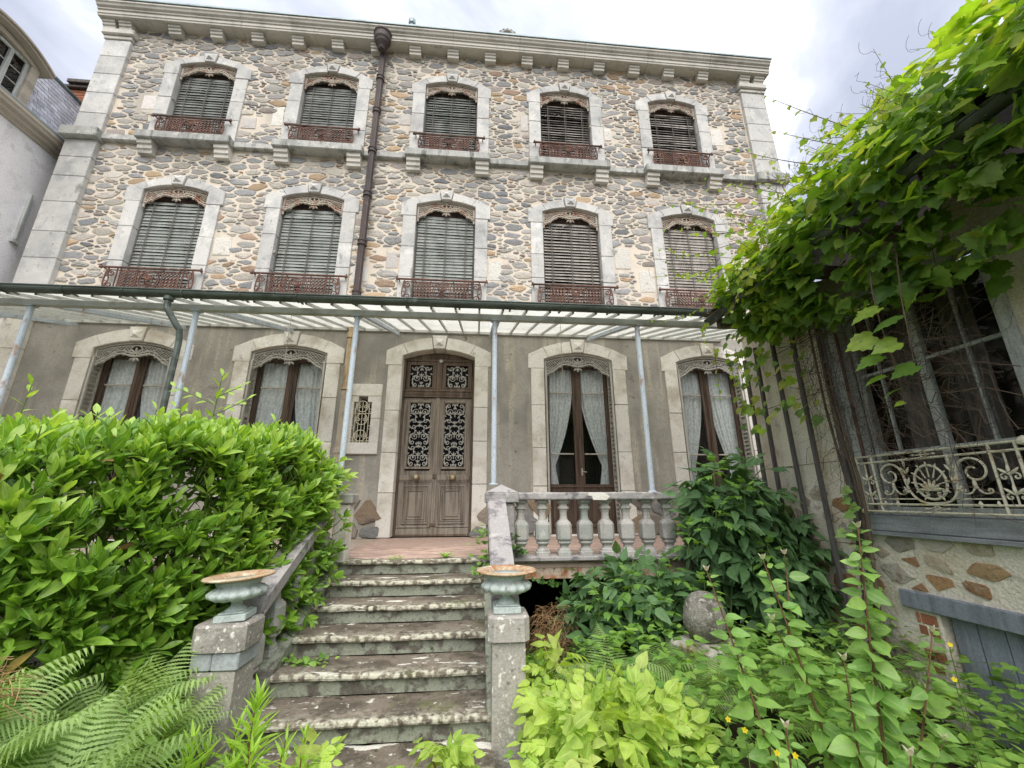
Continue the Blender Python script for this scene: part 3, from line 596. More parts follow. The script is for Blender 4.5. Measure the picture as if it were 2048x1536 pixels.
# --- upper windows: frame, pane, blind of wooden slats, valance, guard
def slat_mesh(w, kind):
    mb = MB(); n = 7; r_ = random.Random(kind); P = []
    for row in ((-.037, .005), (0, 0), (.037, .005)):
        P.append([(-w + 2 * w * i / n, row[0], row[1] + r_.gauss(0, .0016)) for i in range(n + 1)])
    mb.sheet(P); Q = [[(p[0], p[1], p[2] + .006) for p in r] for r in P][::-1]; mb.sheet(Q)
    o = MB(); o.box(-w, w, -.029, .029, -.0025, .0035); return mb.mesh('blind_slat')
for k in 'TM':
    F = FL[k]; w = F['w']
    SL = [slat_mesh(w - .035, 31 + q) for q in range(3)]; SLB = [slat_mesh(w - .035, 41 + q) for q in range(3)]
    pn = MB().box(-w + .1, -.05, .245, .252, F['zb'] + .1, F['zs'] - .1).box(.05, w - .1, .245, .252, F['zb'] + .1, F['zs'] - .1).mesh('pane')
    for i, x in enumerate(BX):
        f = MB().box(-w, -w + .07, .22, .29, F['zb'], F['zc']).box(w - .07, w, .22, .29, F['zb'], F['zc']).box(-w + .07, w - .07, .22, .29, F['zb'], F['zb'] + .09).box(-.05, .05, .215, .285, F['zb'] + .09, F['zc'] - .02).box(-w + .07, -.05, .225, .285, F['zs'] - .1, F['zc']).box(.05, w - .07, .225, .285, F['zs'] - .1, F['zc'])
        win = f.build('window', M['wood_dark'], house, T=T3(x, 0, 0))
        place(pn, 'pane', M['glass'], win, T3(x, 0, 0))
        vm = VAL[k]; vo = place(vm, 'valance', M['valance'], win, T3(x, .03, F['zc']))
        ztop, pitch = F['zs'] - .22, .0655 if k == 'T' else .068
        brown = i >= 3; op = {('T', 3): 60, ('T', 4): 62, ('M', 3): 62, ('M', 4): 76, ('T', 2): 70}.get((k, i), 75)
        zz = ztop; gapz = 0; r2 = random.Random(i * 7 + (k == 'T'))
        while zz > F['zb'] + .04:
            sag = r2.gauss(0, .009) * (2.2 if (k, i) in (('T', 4), ('M', 1), ('M', 2)) else 1)
            T = Matrix.Translation((x, .10 + r2.uniform(-.004, .004), zz)) @ Matrix.Rotation(sag, 4, 'Y') @ Matrix.Rotation(R(op + r2.gauss(0, 3)), 4, 'X')
            o = place((SLB if brown else SL)[r2.randrange(3)], 'blind_slat', M['slat_brown'] if brown else M['slat_dark' if k == 'T' else 'slat'], win, T)
            zz -= pitch * r2.uniform(.93, 1.07)
        c = MB()
        for cx in (-w * .68, 0.0, w * .68): c.box(cx - .007, cx + .007, .060, .064, F['zb'] + .05, ztop + .03); c.tube([(cx + .03, .058, ztop), (cx + .028, .058, F['zb'] + .1)], .003, 4)
        for sx in (-1, 1): c.box(min(sx * (w - .028), sx * w * .985), max(sx * (w - .028), sx * w * .985), .085, .12, F['zb'], F['zs'])
        c.build('blind_tape', M['cord'], win, T=T3(x, 0, 0))
        place(GRD[k], 'window_guard', M['rust'], win, T3(x, -.115, F['zb'] + .02))
        if k == 'M': MB().box(x - w - .1, x + w + .1, -.16, .28, F['zb'] - .15, F['zb'] - .002, .012).build('window_sill', M['lime'], house)

# --- string course with bracketed sills, pilasters, cornice
zst0, zst1 = 7.30, 7.475
xprev = XL - .03
for i, x in enumerate(BX):
    MB().box(xprev if i else -6.70, x - .87, -.10, .1, zst0 + .02, zst1 - .02, .012).build('string_course', M['limestain'], house); xprev = x + .87
    MB().box(x - .866, x + .866, -.235, .28, zst0, zst1, .015).build('window_sill', M['limestain'], house)
    for sg in (-1, 1):
        q = MB().prism([(-.18, zst0 - .003), (0.02, zst0 - .003), (0.02, zst0 - .26), (-.10, zst0 - .26), (-.108, zst0 - .20), (-.135, zst0 - .18), (-.14, zst0 - .10), (-.172, zst0 - .085)], -.135, .135, .004)
        q.v = [(x + sg * .70 + v[1], v[0], v[2]) for v in q.v]; q.f = [tuple(reversed(f_)) for f_ in q.f]
        q.build('sill_bracket', M['cornice'], house)
MB().box(xprev, 6.78, -.10, .1, zst0 + .02, zst1 - .02, .012).build('string_course', M['limestain'], house)
for (xa, xb, zl_) in ((XL, -6.70, 0), (6.79, XR, 0)):
    z = 3.62
    for zt in (4.68, 5.22, 5.85, 6.42, 6.86, 7.27): MB().box(xa, xb, -.10, .3, z + .003, zt - .003, .008).build('pilaster_block', M['lime'], house); z = zt
    MB().box(xa - .06, xb + .05, -.21, .3, 7.273, 7.49, .015).build('pilaster_band', M['limestain'], house); z = 7.493
    for zt in (7.95, 8.47, 8.97, 9.45, 9.90): MB().box(xa + .03, xb - .02, -.075, .3, z + .003, zt - .003, .008).build('pilaster_block', M['lime'], house); z = zt
    MB().box(xa + .01, xb, -.10, .3, 9.903, 9.99, .01).build('pilaster_block', M['cornice'], house)
    MB().box(xa - .03, xb + .04, -.15, .3, 9.993, 10.14, .02).build('pilaster_capital', M['cornice'], house)
    z = 0.0
    for zt in (.75, 1.5, 2.3, 3.0, 3.55): MB().box(xa, xb - (.1 if xa < 0 else 0), -.075, .3, z + .003, zt - .003, .008).build('pilaster_block', M['limew'], house); z = zt
def modillion(x):
    q = MB().prism([(-.19, 10.325), (.02, 10.325), (.02, 10.15), (-.125, 10.15), (-.13, 10.205), (-.155, 10.215), (-.16, 10.26), (-.185, 10.27)], -.125, .125, .004)
    q.v = [(x + v[1], v[0], v[2]) for v in q.v]; q.f = [tuple(reversed(f_)) for f_ in q.f]; q.build('cornice_bracket', M['cornice'], house)
for i in range(-7, 8): modillion(.84 * i) if abs(i) < 8 else None
for x in (-6.86, -7.18, 6.92, 7.28): modillion(x)
prof = [(.1, 10.33), (-.25, 10.33), (-.255, 10.37), (-.27, 10.375), (-.27, 10.45), (-.295, 10.455), (-.295, 10.49), (-.335, 10.51), (-.35, 10.545), (-.375, 10.565), (-.375, 10.60), (.1, 10.615)]
cuts = [XL - .09] + [-6.0 + 1.5 * i for i in range(9)] + [XR + .07]
for i in range(len(cuts) - 1): MB().sweep(prof, cuts[i] + .003, cuts[i + 1] - .003).build('cornice_block', M['cornice'], house)
MB().box(XL - .11, XR + .09, -.395, -.1, 10.618, 10.64).sweep([(-.385, 10.643), (-.37, 10.70), (2.2, 11.05), (2.2, 10.643)], XL - .10, XR + .08).build('roof', M['roofzinc'], house)
# return of the cornice and back roof
MB().sweep([(2.203, 10.6), (2.203, 11.05), (8.8, 11.05), (8.8, 10.6)], XL, XR).build('rear_roof', M['roofzinc'], house)

# --- cast iron drainpipe with hopper
dp = MB(); px, py = -1.53, -.13
fl = lambda i, a: 1 + .07 * math.cos(a * 8)
prof = []; 
dp.lathe([(.064, 4.0), (.064, 10.05)], 32, (px, py, 0), flute=fl)
for zc in (9.35, 8.45, 7.42, 6.35, 5.25, 4.18): dp.lathe([(.066, -.06), (.086, -.055), (.086, -.03), (.074, -.025), (.074, .025), (.086, .03), (.086, .055), (.066, .06)], 16, (px, py, zc))
pipe = dp.build('drainpipe', M['pipe'], house)
MB().lathe([(.07, 9.86), (.09, 9.90), (.075, 9.93), (.14, 10.03), (.15, 10.07), (.175, 10.12), (.18, 10.24), (.20, 10.27), (.20, 10.30), (.17, 10.305)], 20, (px, -.27, .13)).build('hopper', M['pipe'], pipe, smooth=False)
lo = MB().lathe([(.06, 2.42), (.06, 3.98)], 32, (px, py, 0), flute=fl)
for zc in (2.42, 3.36): lo.lathe([(.062, -.05), (.082, -.045), (.082, .045), (.062, .05)], 16, (px, py, zc))
lo.build('lower_pipe', M['pipe_ochre'], pipe)
lo = MB().lathe([(.064, .02), (.064, 2.36)], 32, (px, py, 0), flute=fl).lathe([(.062, -.05), (.084, -.045), (.084, .045), (.062, .05)], 16, (px, py, 1.36))
lo.build('lower_pipe', mat('beige_fluted_pipe', (.42, .36, .28), [((.3, .24, .18), 5, .5, .7, O1), ((.25, .13, .07), 9, .6, .74, O1)], .7), pipe)
# roof details
v = MB(); v.tube([(-1.02, .1, 10.7), (-1.02, .1, 11.42)], .05, 8); v.lathe([(.05, 0), (.085, .01), (.085, .12), (.05, .13)], 8, (-1.02, .1, 11.40)); v.build('vent_pipe', M['roofzinc'], house)
c = MB(); c.tube([(1.23 + .15 * math.cos(a), -.1, 10.98 + .17 * math.sin(a)) for a in [R(-25 + 230 * i / 12) for i in range(13)]], .05, 8)
for i in range(9): a = R(-10 + 200 * i / 8); c.lathe([(.03, -.03), (.045, 0), (.02, .04)], 6, (1.23 + .2 * math.cos(a), -.1, 10.98 + .22 * math.sin(a)))
c.box(1.05, 1.41, -.18, .02, 10.55, 10.66); c.build('roof_crest', M['concrete'], house)
# ------------------------------------------------------------------ ground floor windows
def frame_box(mb, x0, x1, z0, z1, wd, y0, y1, bev=.004):
    mb.box(x0, x0 + wd, y0, y1, z0, z1, bev).box(x1 - wd, x1, y0, y1, z0, z1, bev).box(x0 + wd, x1 - wd, y0, y1, z0, z0 + wd, bev).box(x0 + wd, x1 - wd, y0, y1, z1 - wd, z1, bev); return mb
FG = FL['G']
def arch_head(w, zb, zs, zc, y0, y1):
    return MB().prism([(-w, zb), (w, zb), (w, zs)] + [(x, arc_z(x, w, zs, zc)) for x in (w * .6, w * .2, -w * .2, -w * .6)] + [(-w, zs)], y0, y1)
fw = MB(); frame_box(fw, -.635, .635, .0, 3.06, .05, .17, .27)
for sg in (-1, 1):
    a, b_ = sorted((sg * .028, sg * .58)); c = MB()
    frame_box(c, a, b_, .04, 3.0, .055, .185, .235)
    c.box(a + .055, b_ - .055, .19, .23, .70, .83, .004); frame_box(c, a + .07, b_ - .07, .12, .68, .05, .178, .215); c.box(a + .05, b_ - .05, .20, .22, .09, .71)
    c.box(a + .15, b_ - .15, .185, .205, .2, .6, .008); c.box(a, b_, .165, .19, .775, .80, .004); fw.v, fw.f = fw.v, fw.f; fw.add(c.v, c.f)
fw.box(-.036, .036, .16, .24, .05, 3.0, .012); fw.box(-.012, .012, .145, .165, .75, 3.0, .004)
h_ = arch_head(.635, 3.0, 3.06, 3.19, .19, .25); fw.add(h_.v, h_.f)
ME_FW = fw.mesh('french_window')
ME_PANE = {n: MB().box(-.20, .20, -.003, .003, z0, z1).mesh('pane') for n, (z0, z1) in {'a': (.835, 1.345), 'b': (1.37, 2.465), 'c': (2.49, 2.95)}.items()}
ME_BAR = MB().box(-.205, .205, -.016, .014, -.0125, .0125, .004).mesh('glazing_bar')
sh = MB()
for a, b_ in ((0, .035), (.165, .20)): sh.box(-.017, .017, a, b_, .02, 2.9, .003)
for z in (.02, .95, 1.9, 2.82): sh.box(-.016, .016, .035, .165, z, z + .08, .003)
for i in range(37):
    z = .13 + i * .0735
    if min(abs(z - q) for q in (.04, .97, 1.92, 2.84)) < .06: continue
    sh.add([(-.016, .035, z - .022), (.016, .035, z + .022), (.016, .165, z + .022), (-.016, .165, z - .022), (-.016, .035, z - .010), (.016, .035, z + .034), (.016, .165, z + .034), (-.016, .165, z - .010)], [(0, 1, 2, 3), (7, 6, 5, 4), (0, 4, 5, 1), (2, 6, 7, 3), (0, 3, 7, 4), (1, 5, 6, 2)])
ME_SH = sh.mesh('folded_shutter')
def curtain_mesh(seed, swoop):
    r_ = random.Random(seed); ph = r_.random() * 6; P = []
    for i in range(27):
        z = 3.0 - i * (2.17 / 26); s_ = max(0, min(1, (3.0 - z) / 1.85)); inner = -.03 - swoop * s_ ** 2.0 + (.05 * max(0, (1.15 - z) / .3) if z < 1.15 else 0)
        row = []
        for j in range(45):
            u = j / 44; x = -.57 + (inner + .57) * u; am = .022 * (1 - .4 * s_)
            row.append((x, .275 + am * math.sin(ph + u * 48 + .6 * math.sin(z * 2)) + .012 * math.sin(u * 17 + ph * 2), z))
        P.append(row)
    return MB().sheet(P).mesh('curtain', True)
for i, x in enumerate(BX):
    if i == 2: continue
    win = place(ME_FW, 'french_window', M['wood_dark'], house, T3(x, 0, 0))
    for sg in (-1, 1):
        for n in 'abc': place(ME_PANE[n], 'pane', M['glass'], win, T3(x + sg * .305, .212, 0))
        for z in (1.357, 2.477): place(ME_BAR, 'glazing_bar', M['bar'], win, T3(x + sg * .305, .205, z))
        place(ME_SH, 'folded_shutter', M['shutter'], win, T3(x + sg * .605, -.03, .02))
        T = T3(x, 0, 0) if sg < 0 else T3(x, 0, 0) @ Matrix.Scale(-1, 4, (1, 0, 0))
        place(curtain_mesh(i * 2 + sg, (.40 if i == 3 else .30)), 'curtain', M['curtain'], win, T)
    place(VAL['G'], 'valance', M['valance_grey'], win, T3(x, .02, FG['zc']))
    hn = MB().box(-.014, .014, .142, .16, .98, 1.10, .004); hn.tube([(.0, .13, 1.05), (.075, .125, 1.035)], .009, 6); hn.build('handle', M['bar'], win, T=T3(x + .02, 0, 0))
    MB().box(x - .64, x + .64, .02, .3, -.015, .012, .004).build('threshold', M['limew'], house)

# ------------------------------------------------------------------ front door
df = MB(); frame_box(df, -.638, .638, .0, 3.06, .035, .16, .28); df.box(-.60, .60, .15, .27, 2.345, 2.47, .006); df.box(-.60, .60, .135, .16, 2.45, 2.475, .004); df.box(-.60, .60, .14, .16, 2.345, 2.365, .004)
h_ = arch_head(.635, 3.02, 3.06, 3.19, .19, .26); df.add(h_.v, h_.f)
for i in range(34): df.box(-.59 + i * .0352, -.573 + i * .0352, .138, .152, 2.385, 2.425)
df.box(-.05, .05, .165, .25, 2.47, 3.04, .01); df.build('door_frame', M['wood'], house)
MB().tube(ring(.02, 3.02, .015, 8, .13), .02, 8, closed=True).build('door_lamp', M['grille'], house)
def scrollwork(mb, w, h, y=0):
    """right half of a pierced iron panel, mirrored: half width w, height h centred on 0"""
    a0 = len(mb.v); n = max(1, round(h / .38)); seg = h / n
    for k in range(n):
        c = -h / 2 + seg * (k + .5); up = 1 if k >= n / 2 else -1
        mb.tube(spiral(w * .40, c + up * seg * .10, w * .34, .012, R(-90 * up), R(-90 * up) + up * 9.2, 20, y), [.0075 - .00015 * i for i in range(20)], 4)
        mb.tube(bez((w * .40, c + up * seg * .10 - up * w * .34), (w * 1.15, c + up * seg * .0), (w * .72, c + up * seg * .42), 8, y), .0075, 4)
        mb.tube(spiral(w * .62, c + up * seg * .38, w * .22, .01, R(0), up * 7.5, 14, y), .008, 4)
        mb.tube(bez((0, c - up * seg * .45), (w * .55, c - up * seg * .42), (w * .40, c + up * seg * .10 - up * w * .34), 8, y), .0075, 4)
        mb.tube(spiral(w * .5, c - up * seg * .36, w * .20, .01, R(90 * up), R(90 * up) - up * 7, 14, y), .007, 4)
        for q, (fx, fz, an, ln) in enumerate(((.75, .08, 60, .075), (.82, .22, 80, .08), (.80, -.12, 20, .075), (.62, -.26, -30, .07), (.25, .38, 100, .07), (.55, .02, 130, .06), (.25, -.2, 40, .06), (.86, -.3, -70, .06))):
            petal(mb, w * fx, c + up * seg * fz, R(up * an), ln * .85, .030, y - .004, .012)
    mb.mirror(a0)
    for k in range(n + 1):
        c = -h / 2 + seg * k; c = max(-h / 2 + .05, min(h / 2 - .05, c))
        for an in (90, 60, 120, -90, -60, -120): petal(mb, 0, c, R(an), .065, .022, y - .006, .012)
    for k in range(n):
        c = -h / 2 + seg * (k + .5)
        for an in (90, 45, 135, -90): petal(mb, 0, c, R(an), .065, .024, y - .006, .012)
        mb.tube([(-w * .9, y, c), (w * .9, y, c)], .006, 4)
    return mb
ME_GR = scrollwork(MB(), .185, 1.10).mesh('iron_grille'); ME_GT = scrollwork(MB(), .185, .42).mesh('iron_grille')
lf = MB()
frame_box(lf, .012, .60, .01, 2.34, .085, .185, .24); lf.box(.097, .515, .19, .235, .84, 1.06, .004); lf.box(.09, .52, .20, .225, .05, .86)
lf.box(.02, .595, .16, .19, .895, .985, .010); lf.box(.02, .595, .168, .19, .875, .893, .004)
lf.box(.012, .60, .165, .19, .02, .125, .008); lf.box(.012, .60, .172, .19, .135, .165, .006)
for d_, yy in ((0, .178), (.035, .186), (.07, .180)): frame_box(lf, .085 + d_, .525 - d_, .195 + d_, .815 - d_, .022, yy, .225)
lf.box(.19, .42, .186, .22, .30, .71, .014)
frame_box(lf, .085, .525, 1.085, 2.285, .03, .165, .20); frame_box(lf, .113, .497, 1.113, 2.257, .014, .178, .21)
lf.box(-.0, .035, .15, .20, .02, 2.34, .010)
ME_LEAF = lf.mesh('door_leaf')
kn = MB().lathe([(.0, 0), (.062, .0), (.062, .012), (.03, .02), (.026, .035), (.05, .05), (.058, .07), (.05, .09), (.03, .1), (0, .102)], 16); kn.v = [(v[0], -v[2], v[1]) for v in kn.v]
ME_KN = kn.mesh('knob', True)
for sg in (-1, 1):
    T = Matrix.Identity(4) if sg > 0 else Matrix.Scale(-1, 4, (1, 0, 0))
    leaf = place(ME_LEAF, 'door_leaf', M['wood_grey'], house, T)
    place(ME_GR, 'iron_grille', M['grille'], leaf, T3(sg * .305, .197, 1.685))
    MB().box(sg * .305 - .2, sg * .305 + .2, .216, .222, 1.12, 2.25).build('pane', M['doorglass'], leaf)
    place(ME_KN, 'knob', M['brass'], leaf, T3(sg * .305, .162, .94))
    tl = MB(); a, b_ = sorted((sg * .055, sg * .59)); frame_box(tl, a, b_, 2.475, 3.02, .06, .18, .24); frame_box(tl, a + .045, b_ - .045, 2.52, 2.975, .022, .168, .2)
    tl = tl.build('transom_light', M['wood'], house); place(ME_GT, 'iron_grille', M['grille'], tl, T3(sg * .3225, .197, 2.748))
    MB().box(a + .06, b_ - .06, .216, .222, 2.53, 2.96).build('pane', M['doorglass'], tl)
b = MB(); b.box(-.035, .035, .135, .16, .92, 1.0, .01).box(-.05, .05, .14, .165, .15, .21, .01); b.build('door_lock', M['wood'], house)

# ------------------------------------------------------------------ small barred window, foundation stones
b = [MB().box(-1.62, -.945, -.05, .25, 2.30, 2.515, .008), MB().box(-1.62, -1.40, -.046, .25, 1.915, 2.297, .008), MB().box(-1.62, -1.40, -.05, .25, 1.503, 1.912, .008), MB().box(-1.10, -.945, -.05, .25, 1.915, 2.297, .008), MB().box(-1.10, -.945, -.046, .25, 1.503, 1.912, .008), MB().box(-1.62, -.945, -.065, .25, 1.31, 1.50, .008)]
for q in b: q.build('window_block', M['limew'], house)
MB().box(-1.40, -1.33, -.04, .2, 2.2, 2.298).box(-1.17, -1.10, -.04, .2, 2.2, 2.298).build('window_corbel', M['limew'], house)
MB().box(-1.41, -1.09, .26, .28, 1.49, 2.31).build('dark_recess_sheet', M['dark'], house)  # black sheet stands in for the shaded recess behind the bars
gr = MB()
for x in (-1.36, -1.305, -1.25, -1.195, -1.14): gr.tube([(x, -.02, 1.5), (x, -.02, 2.2)], .007, 4)
for z in (1.62, 1.90, 2.12): gr.tube(ring(-1.25, z, .095, 16, -.03), .008, 4, closed=True); [gr.tube(spiral(-1.25 + s_ * .045, z, .042, .008, R(90), R(90) - s_ * 7, 12, -.03), .006, 4) for s_ in (-1, 1)]
for z in (1.76, 2.05, 1.56): [gr.tube(ring(-1.25 + s_ * .14, z, .028, 10, -.03), .006, 4, closed=True) for s_ in (-1, 1)]
gr.tube([(-1.4, -.02, 1.53), (-1.1, -.02, 1.53)], .007, 4).tube([(-1.4, -.02, 2.0), (-1.1, -.02, 2.0)], .007, 4)
gr.build('window_grille', M['creamiron'], house)
def skip_f(x, z): return any(abs(x - q) < .72 for q in BX)
fs_ = rubble(-1.72, 6.3, .0, .66, .24, .36, .012, 1.05, skip_f, 21)
lay_stones(fs_, -.03, (.012, .03), [(.22, .19, .16), (.26, .225, .185), (.20, .16, .12), (.25, .19, .13), (.21, .205, .20)], M['foundation'], house, 120, 'foundation_stone', 8)

# ------------------------------------------------------------------ terrace, undercroft
structure(MB().box(-7.2, 6.6, -2.40, .15, -.11, -.012).build('terrace_floor', M['grout']))
tf = bpy.data.objects['terrace_floor']
TS = .118; tiles = []; r_ = random.Random(4)
ti = MB().prism([(0, -TS * .49), (TS * .84, 0), (0, TS * .49), (-TS * .84, 0)], 0, .012, .002); ti.v = [(v[0], v[2], -v[1]) for v in ti.v]; ME_TI = ti.mesh('floor_tile')
cand = []
for j in range(0, 42):
    for i in range(-5, 24):
        x = i * TS * 1.72 + (j % 2) * TS * .86; y = -2.30 + j * TS * .5
        if -.78 < x < 3.9 and y < -.08: cand.append((-(x - .7) ** 2 * .15 + -(y + 2.3) ** 2, x, y))
cand.sort(reverse=True); rest = MB()
for k, (_, x, y) in enumerate(cand):
    T = Matrix.Translation((x, y, r_.uniform(-.002, .0015))) @ Matrix.Rotation(r_.gauss(0, .012), 4, 'X')
    if k < 300: place(ME_TI, 'floor_tile', M['tile'], tf, T)
    else: rest.add([tuple(T @ v.co) for v in ME_TI.vertices], [tuple(p.vertices) for p in ME_TI.polygons])
rest.build('small_floor_tile', M['tile'], tf, kind='stuff')
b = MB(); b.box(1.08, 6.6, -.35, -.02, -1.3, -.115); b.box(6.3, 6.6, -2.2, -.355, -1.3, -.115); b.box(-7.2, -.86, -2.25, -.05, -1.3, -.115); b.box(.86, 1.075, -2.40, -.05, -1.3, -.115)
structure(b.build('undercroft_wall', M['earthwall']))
gd = thing('rusty_girder', 'rust streaked pale steel girder carrying the terrace edge over the dark opening', 'girder', (2.5, -2.4, -.2))
MB().box(1.09, 3.96, -2.43, -2.33, -.055, -.042).box(1.09, 3.96, -2.43, -2.33, -.212, -.199).box(1.09, 3.96, -2.39, -2.378, -.199, -.055).build('flange_beam', M['rustbeam'], gd)

# ------------------------------------------------------------------ balustrade
bl = thing('stone_balustrade', 'weathered stone balustrade with bottle shaped balusters along the terrace edge', 'balustrade', (2.4, -2.35, 0))
BP = [(.075, 0), (.075, .035), (.066, .04), (.062, .06), (.045, .075), (.04, .095), (.05, .11), (.066, .125), (.066, .135), (.058, .145), (.070, .155), (.078, .17), (.078, .315), (.070, .335), (.042, .365), (.036, .40), (.037, .44), (.045, .465), (.045, .472), (.058, .48), (.058, .50), (.042, .508), (.042, .525), (.055, .54), (.07, .548), (.07, .575)]
ME_BA = MB().lathe(BP, 16, square=7).mesh('baluster')
for i in range(12): place(ME_BA, 'baluster', M['baluster'], bl, T3(1.20 + .2365 * i, -2.35, .004, 0 if i % 3 else .03))
MB().box(1.08, 4.0, -2.47, -2.22, -.040, .003, .008).build('plinth', M['rail'], bl)
for i, (xa, xb) in enumerate(((1.12, 2.06), (2.065, 2.98), (2.985, 4.0))):
    q = MB(); n = 20
    P = [[(xa + (xb - xa) * k / n, y + .004 * mnoise.noise((k * .9 + i * 7, y * 30, 1)), z + .005 * mnoise.noise((k * .7 + i * 9, z * 30, 5))) for k in range(n + 1)] for y, z in ((-2.25, .58), (-2.455, .58), (-2.462, .59), (-2.462, .645), (-2.45, .658), (-2.25, .66))]
    q.sheet(P); q.sheet([[p for p in P[0]], [p for p in P[5]]]); q.build('coping', M['rail'], bl)
q = MB().box(.85, 1.12, -2.49, -2.22, -.04, .545, .012); q.build('pier', M['rail'], bl)
q = MB().box(.805, 1.165, -2.53, -2.18, .548, .66, .012); q.add([(.81, -2.525, .66), (1.16, -2.525, .66), (1.16, -2.185, .66), (.81, -2.185, .66), (.985, -2.355, .745)], [(0, 1, 4), (1, 2, 4), (2, 3, 4), (3, 0, 4)]); q.build('pier_cap', M['rail'], bl)
# patch of pale repair mortar on the coping
MB().prism([(1.99, .575), (2.14, .572), (2.18, .61), (2.12, .652), (1.95, .655), (1.93, .625), (1.98, .61)], -2.47, -2.458, .003).build('repair_patch', M['limew'], bl)

# ------------------------------------------------------------------ staircase
st = thing('stone_staircase', 'mossy stone steps flecked with white lichen climbing to the front door', 'stairs', (0, -3.4, -1))
RI, GO, Y0 = .14, .31, -2.45
SP = [(.36, -.002), (.20, 0), (.07, .0), (.018, -.001), (.004, -.010), (.0, -.024), (.004, -.040), (.016, -.047), (.042, -.049), (.36, -.049)]
SE = [0, .0, .25, 1, 1, 1, .8, .2, 0, 0]
for k in range(8):
    y0 = Y0 - GO * k; zt = -RI * k; n = 54; xa, xb = -.80, .84; q = MB(); P = []
    for (dy, dz), ee in zip(SP, SE):
        row = []
        for i in range(n + 1):
            x = xa + (xb - xa) * i / n; wv = mnoise.noise((x * 5, k * 3.1, 0)) * .010 + mnoise.noise((x * 17, k * 3.1, 2)) * .005; worn = -.010 * math.exp(-((x - .1) / .4) ** 2)
            row.append((x, y0 + dy + (wv * (1 if dy < .1 else 0)), zt + dz + worn * (1 if dz > -.03 else .3) + mnoise.noise((x * 9, dy * 9, k * 4)) * .004))
        P.append(row)
    q.sheet(P); me = q.mesh('step'); at = me.attributes.new('edge', 'FLOAT', 'POINT'); at.data.foreach_set('value', np.array([e_ for e_ in SE for _ in range(n + 1)], dtype=np.float32))
    o = place(me, 'step', M['step'], st)
    q = MB(); q.sheet([[(xa + (xb - xa) * i / n, y0 + .04 + .003 * mnoise.noise((i * .6, k, j)), zt - .05 - (RI - .05) * j / 3) for i in range(n + 1)] for j in range(4)])
    q.box(xa, xb, y0 + .044, y0 + .36, zt - RI, zt - .05); q.build('riser', M['riser'], o)
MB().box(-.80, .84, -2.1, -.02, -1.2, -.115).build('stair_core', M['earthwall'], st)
pr = MB()   # stepped string walls under the sloping balustrades
for x0, x1 in ((-.93, -.66), (.80, 1.03)):
    q = [(-2.42, -1.2), (-2.42, .01), (-4.0, -.71), (-4.0, -1.2)]; a = MB().prism(q, x0, x1, .01); a.v = [(v[1], v[0], v[2]) for v in a.v]; a.build('string_wall', M['riser'], st)
def sloped_rail(name, lab, xc, wd, y0, z0, y1, z1, ny, cat='balustrade'):
    t = thing(name, lab, cat, (xc, (y0 + y1) / 2, -.6), 'sloping stair balustrades')
    for i in range(2):
        ya, yb = y0 + (y1 - y0) * i / 2, y0 + (y1 - y0) * (i + 1) / 2 + .004; za, zb = z0 + (z1 - z0) * i / 2, z0 + (z1 - z0) * (i + 1) / 2
        a = MB().prism([(ya, za - .10), (ya, za), (yb, zb), (yb, zb - .10)], xc - wd / 2, xc + wd / 2, .014); a.v = [(v[1], v[0], v[2]) for v in a.v]; a.build('sloping_coping', M['rail'], t)
    for i in range(ny):
        f = (i + .5) / ny; y = y0 + (y1 - y0) * f; z = z0 + (z1 - z0) * f - .55; place(ME_BA, 'baluster', M['concrete'], t, T3(xc, y, z - .06, 0, 1.0))
    return t
sloped_rail('stair_balustrade', 'sloping stone balustrade beside the steps, half hidden by the laurel', -.80, .19, -2.50, .62, -3.88, -.10, 5)
sloped_rail('stair_balustrade', 'sloping purple lichened stone coping running from terrace pier down to urn', .925, .19, -2.50, .60, -3.90, -.09, 5)
q = thing('gate_pier', 'narrow pale capped pier at the head of the steps beside the laurel', 'pier', (-.68, -2.4, 0))
MB().box(-.745, -.60, -2.47, -2.29, -.02, .545, .01).build('shaft', M['limew'], q); MB().box(-.775, -.57, -2.50, -2.26, .548, .65, .012).build('cap', M['baluster'], q)
# pillars and urns
def pillar(lab, x0, x1, y0, y1, ztop, band, zft):
    t = thing('stair_pillar', lab, 'pillar', ((x0 + x1) / 2, (y0 + y1) / 2, zft), 'stone pillars at the foot of the steps')
    cp = MB(); zz = ztop; c = .035
    for z0_, z1_, gx in ((ztop - .145, ztop, 0),): cp.prism([(x0 + c, y0), (x1 - c, y0), (x1, y0 + c), (x1, y1 - c), (x1 - c, y1), (x0 + c, y1), (x0, y1 - c), (x0, y0 + c)], -z1_, -z0_, .014)
    cp.v = [(v[0], v[2], -v[1]) for v in cp.v]; cp.build('cap', M['concrete'], t)
    zb = ztop - .148
    if band:
        MB().box(x0 + .018, x0 + .135, y0 + .018, y1 - .018, zb - .10, zb - .002, .008).build('neck_block', M['bluegrey'], t); MB().box(x0 + .139, x1 - .018, y0 + .015, y1 - .018, zb - .10, zb - .002, .008).build('neck_block', M['bluegrey'], t); zb -= .103
    s_ = MB(); n = 14
    for a, b_, c_, d_ in ((x0 + .028, y0 + .026, x1 - .028, y0 + .026), (x1 - .028, y0 + .026, x1 - .028, y1 - .026), (x1 - .028, y1 - .026, x0 + .028, y1 - .026), (x0 + .028, y1 - .026, x0 + .028, y0 + .026)):
        s_.sheet([[(a + (c_ - a) * u / 5, b_ + (d_ - b_) * u / 5 + .0, zft + (zb - zft) * v / n) for u in range(6)] for v in range(n + 1)])
    s_.v = [(v[0] + .004 * mnoise.noise((v[0] * 30, v[2] * 11, 3)) * 0, v[1] + .004 * mnoise.noise((v[0] * 20, v[2] * 9, 8)), v[2]) for v in s_.v]
    s_.build('shaft', M['concrete'], t); return t
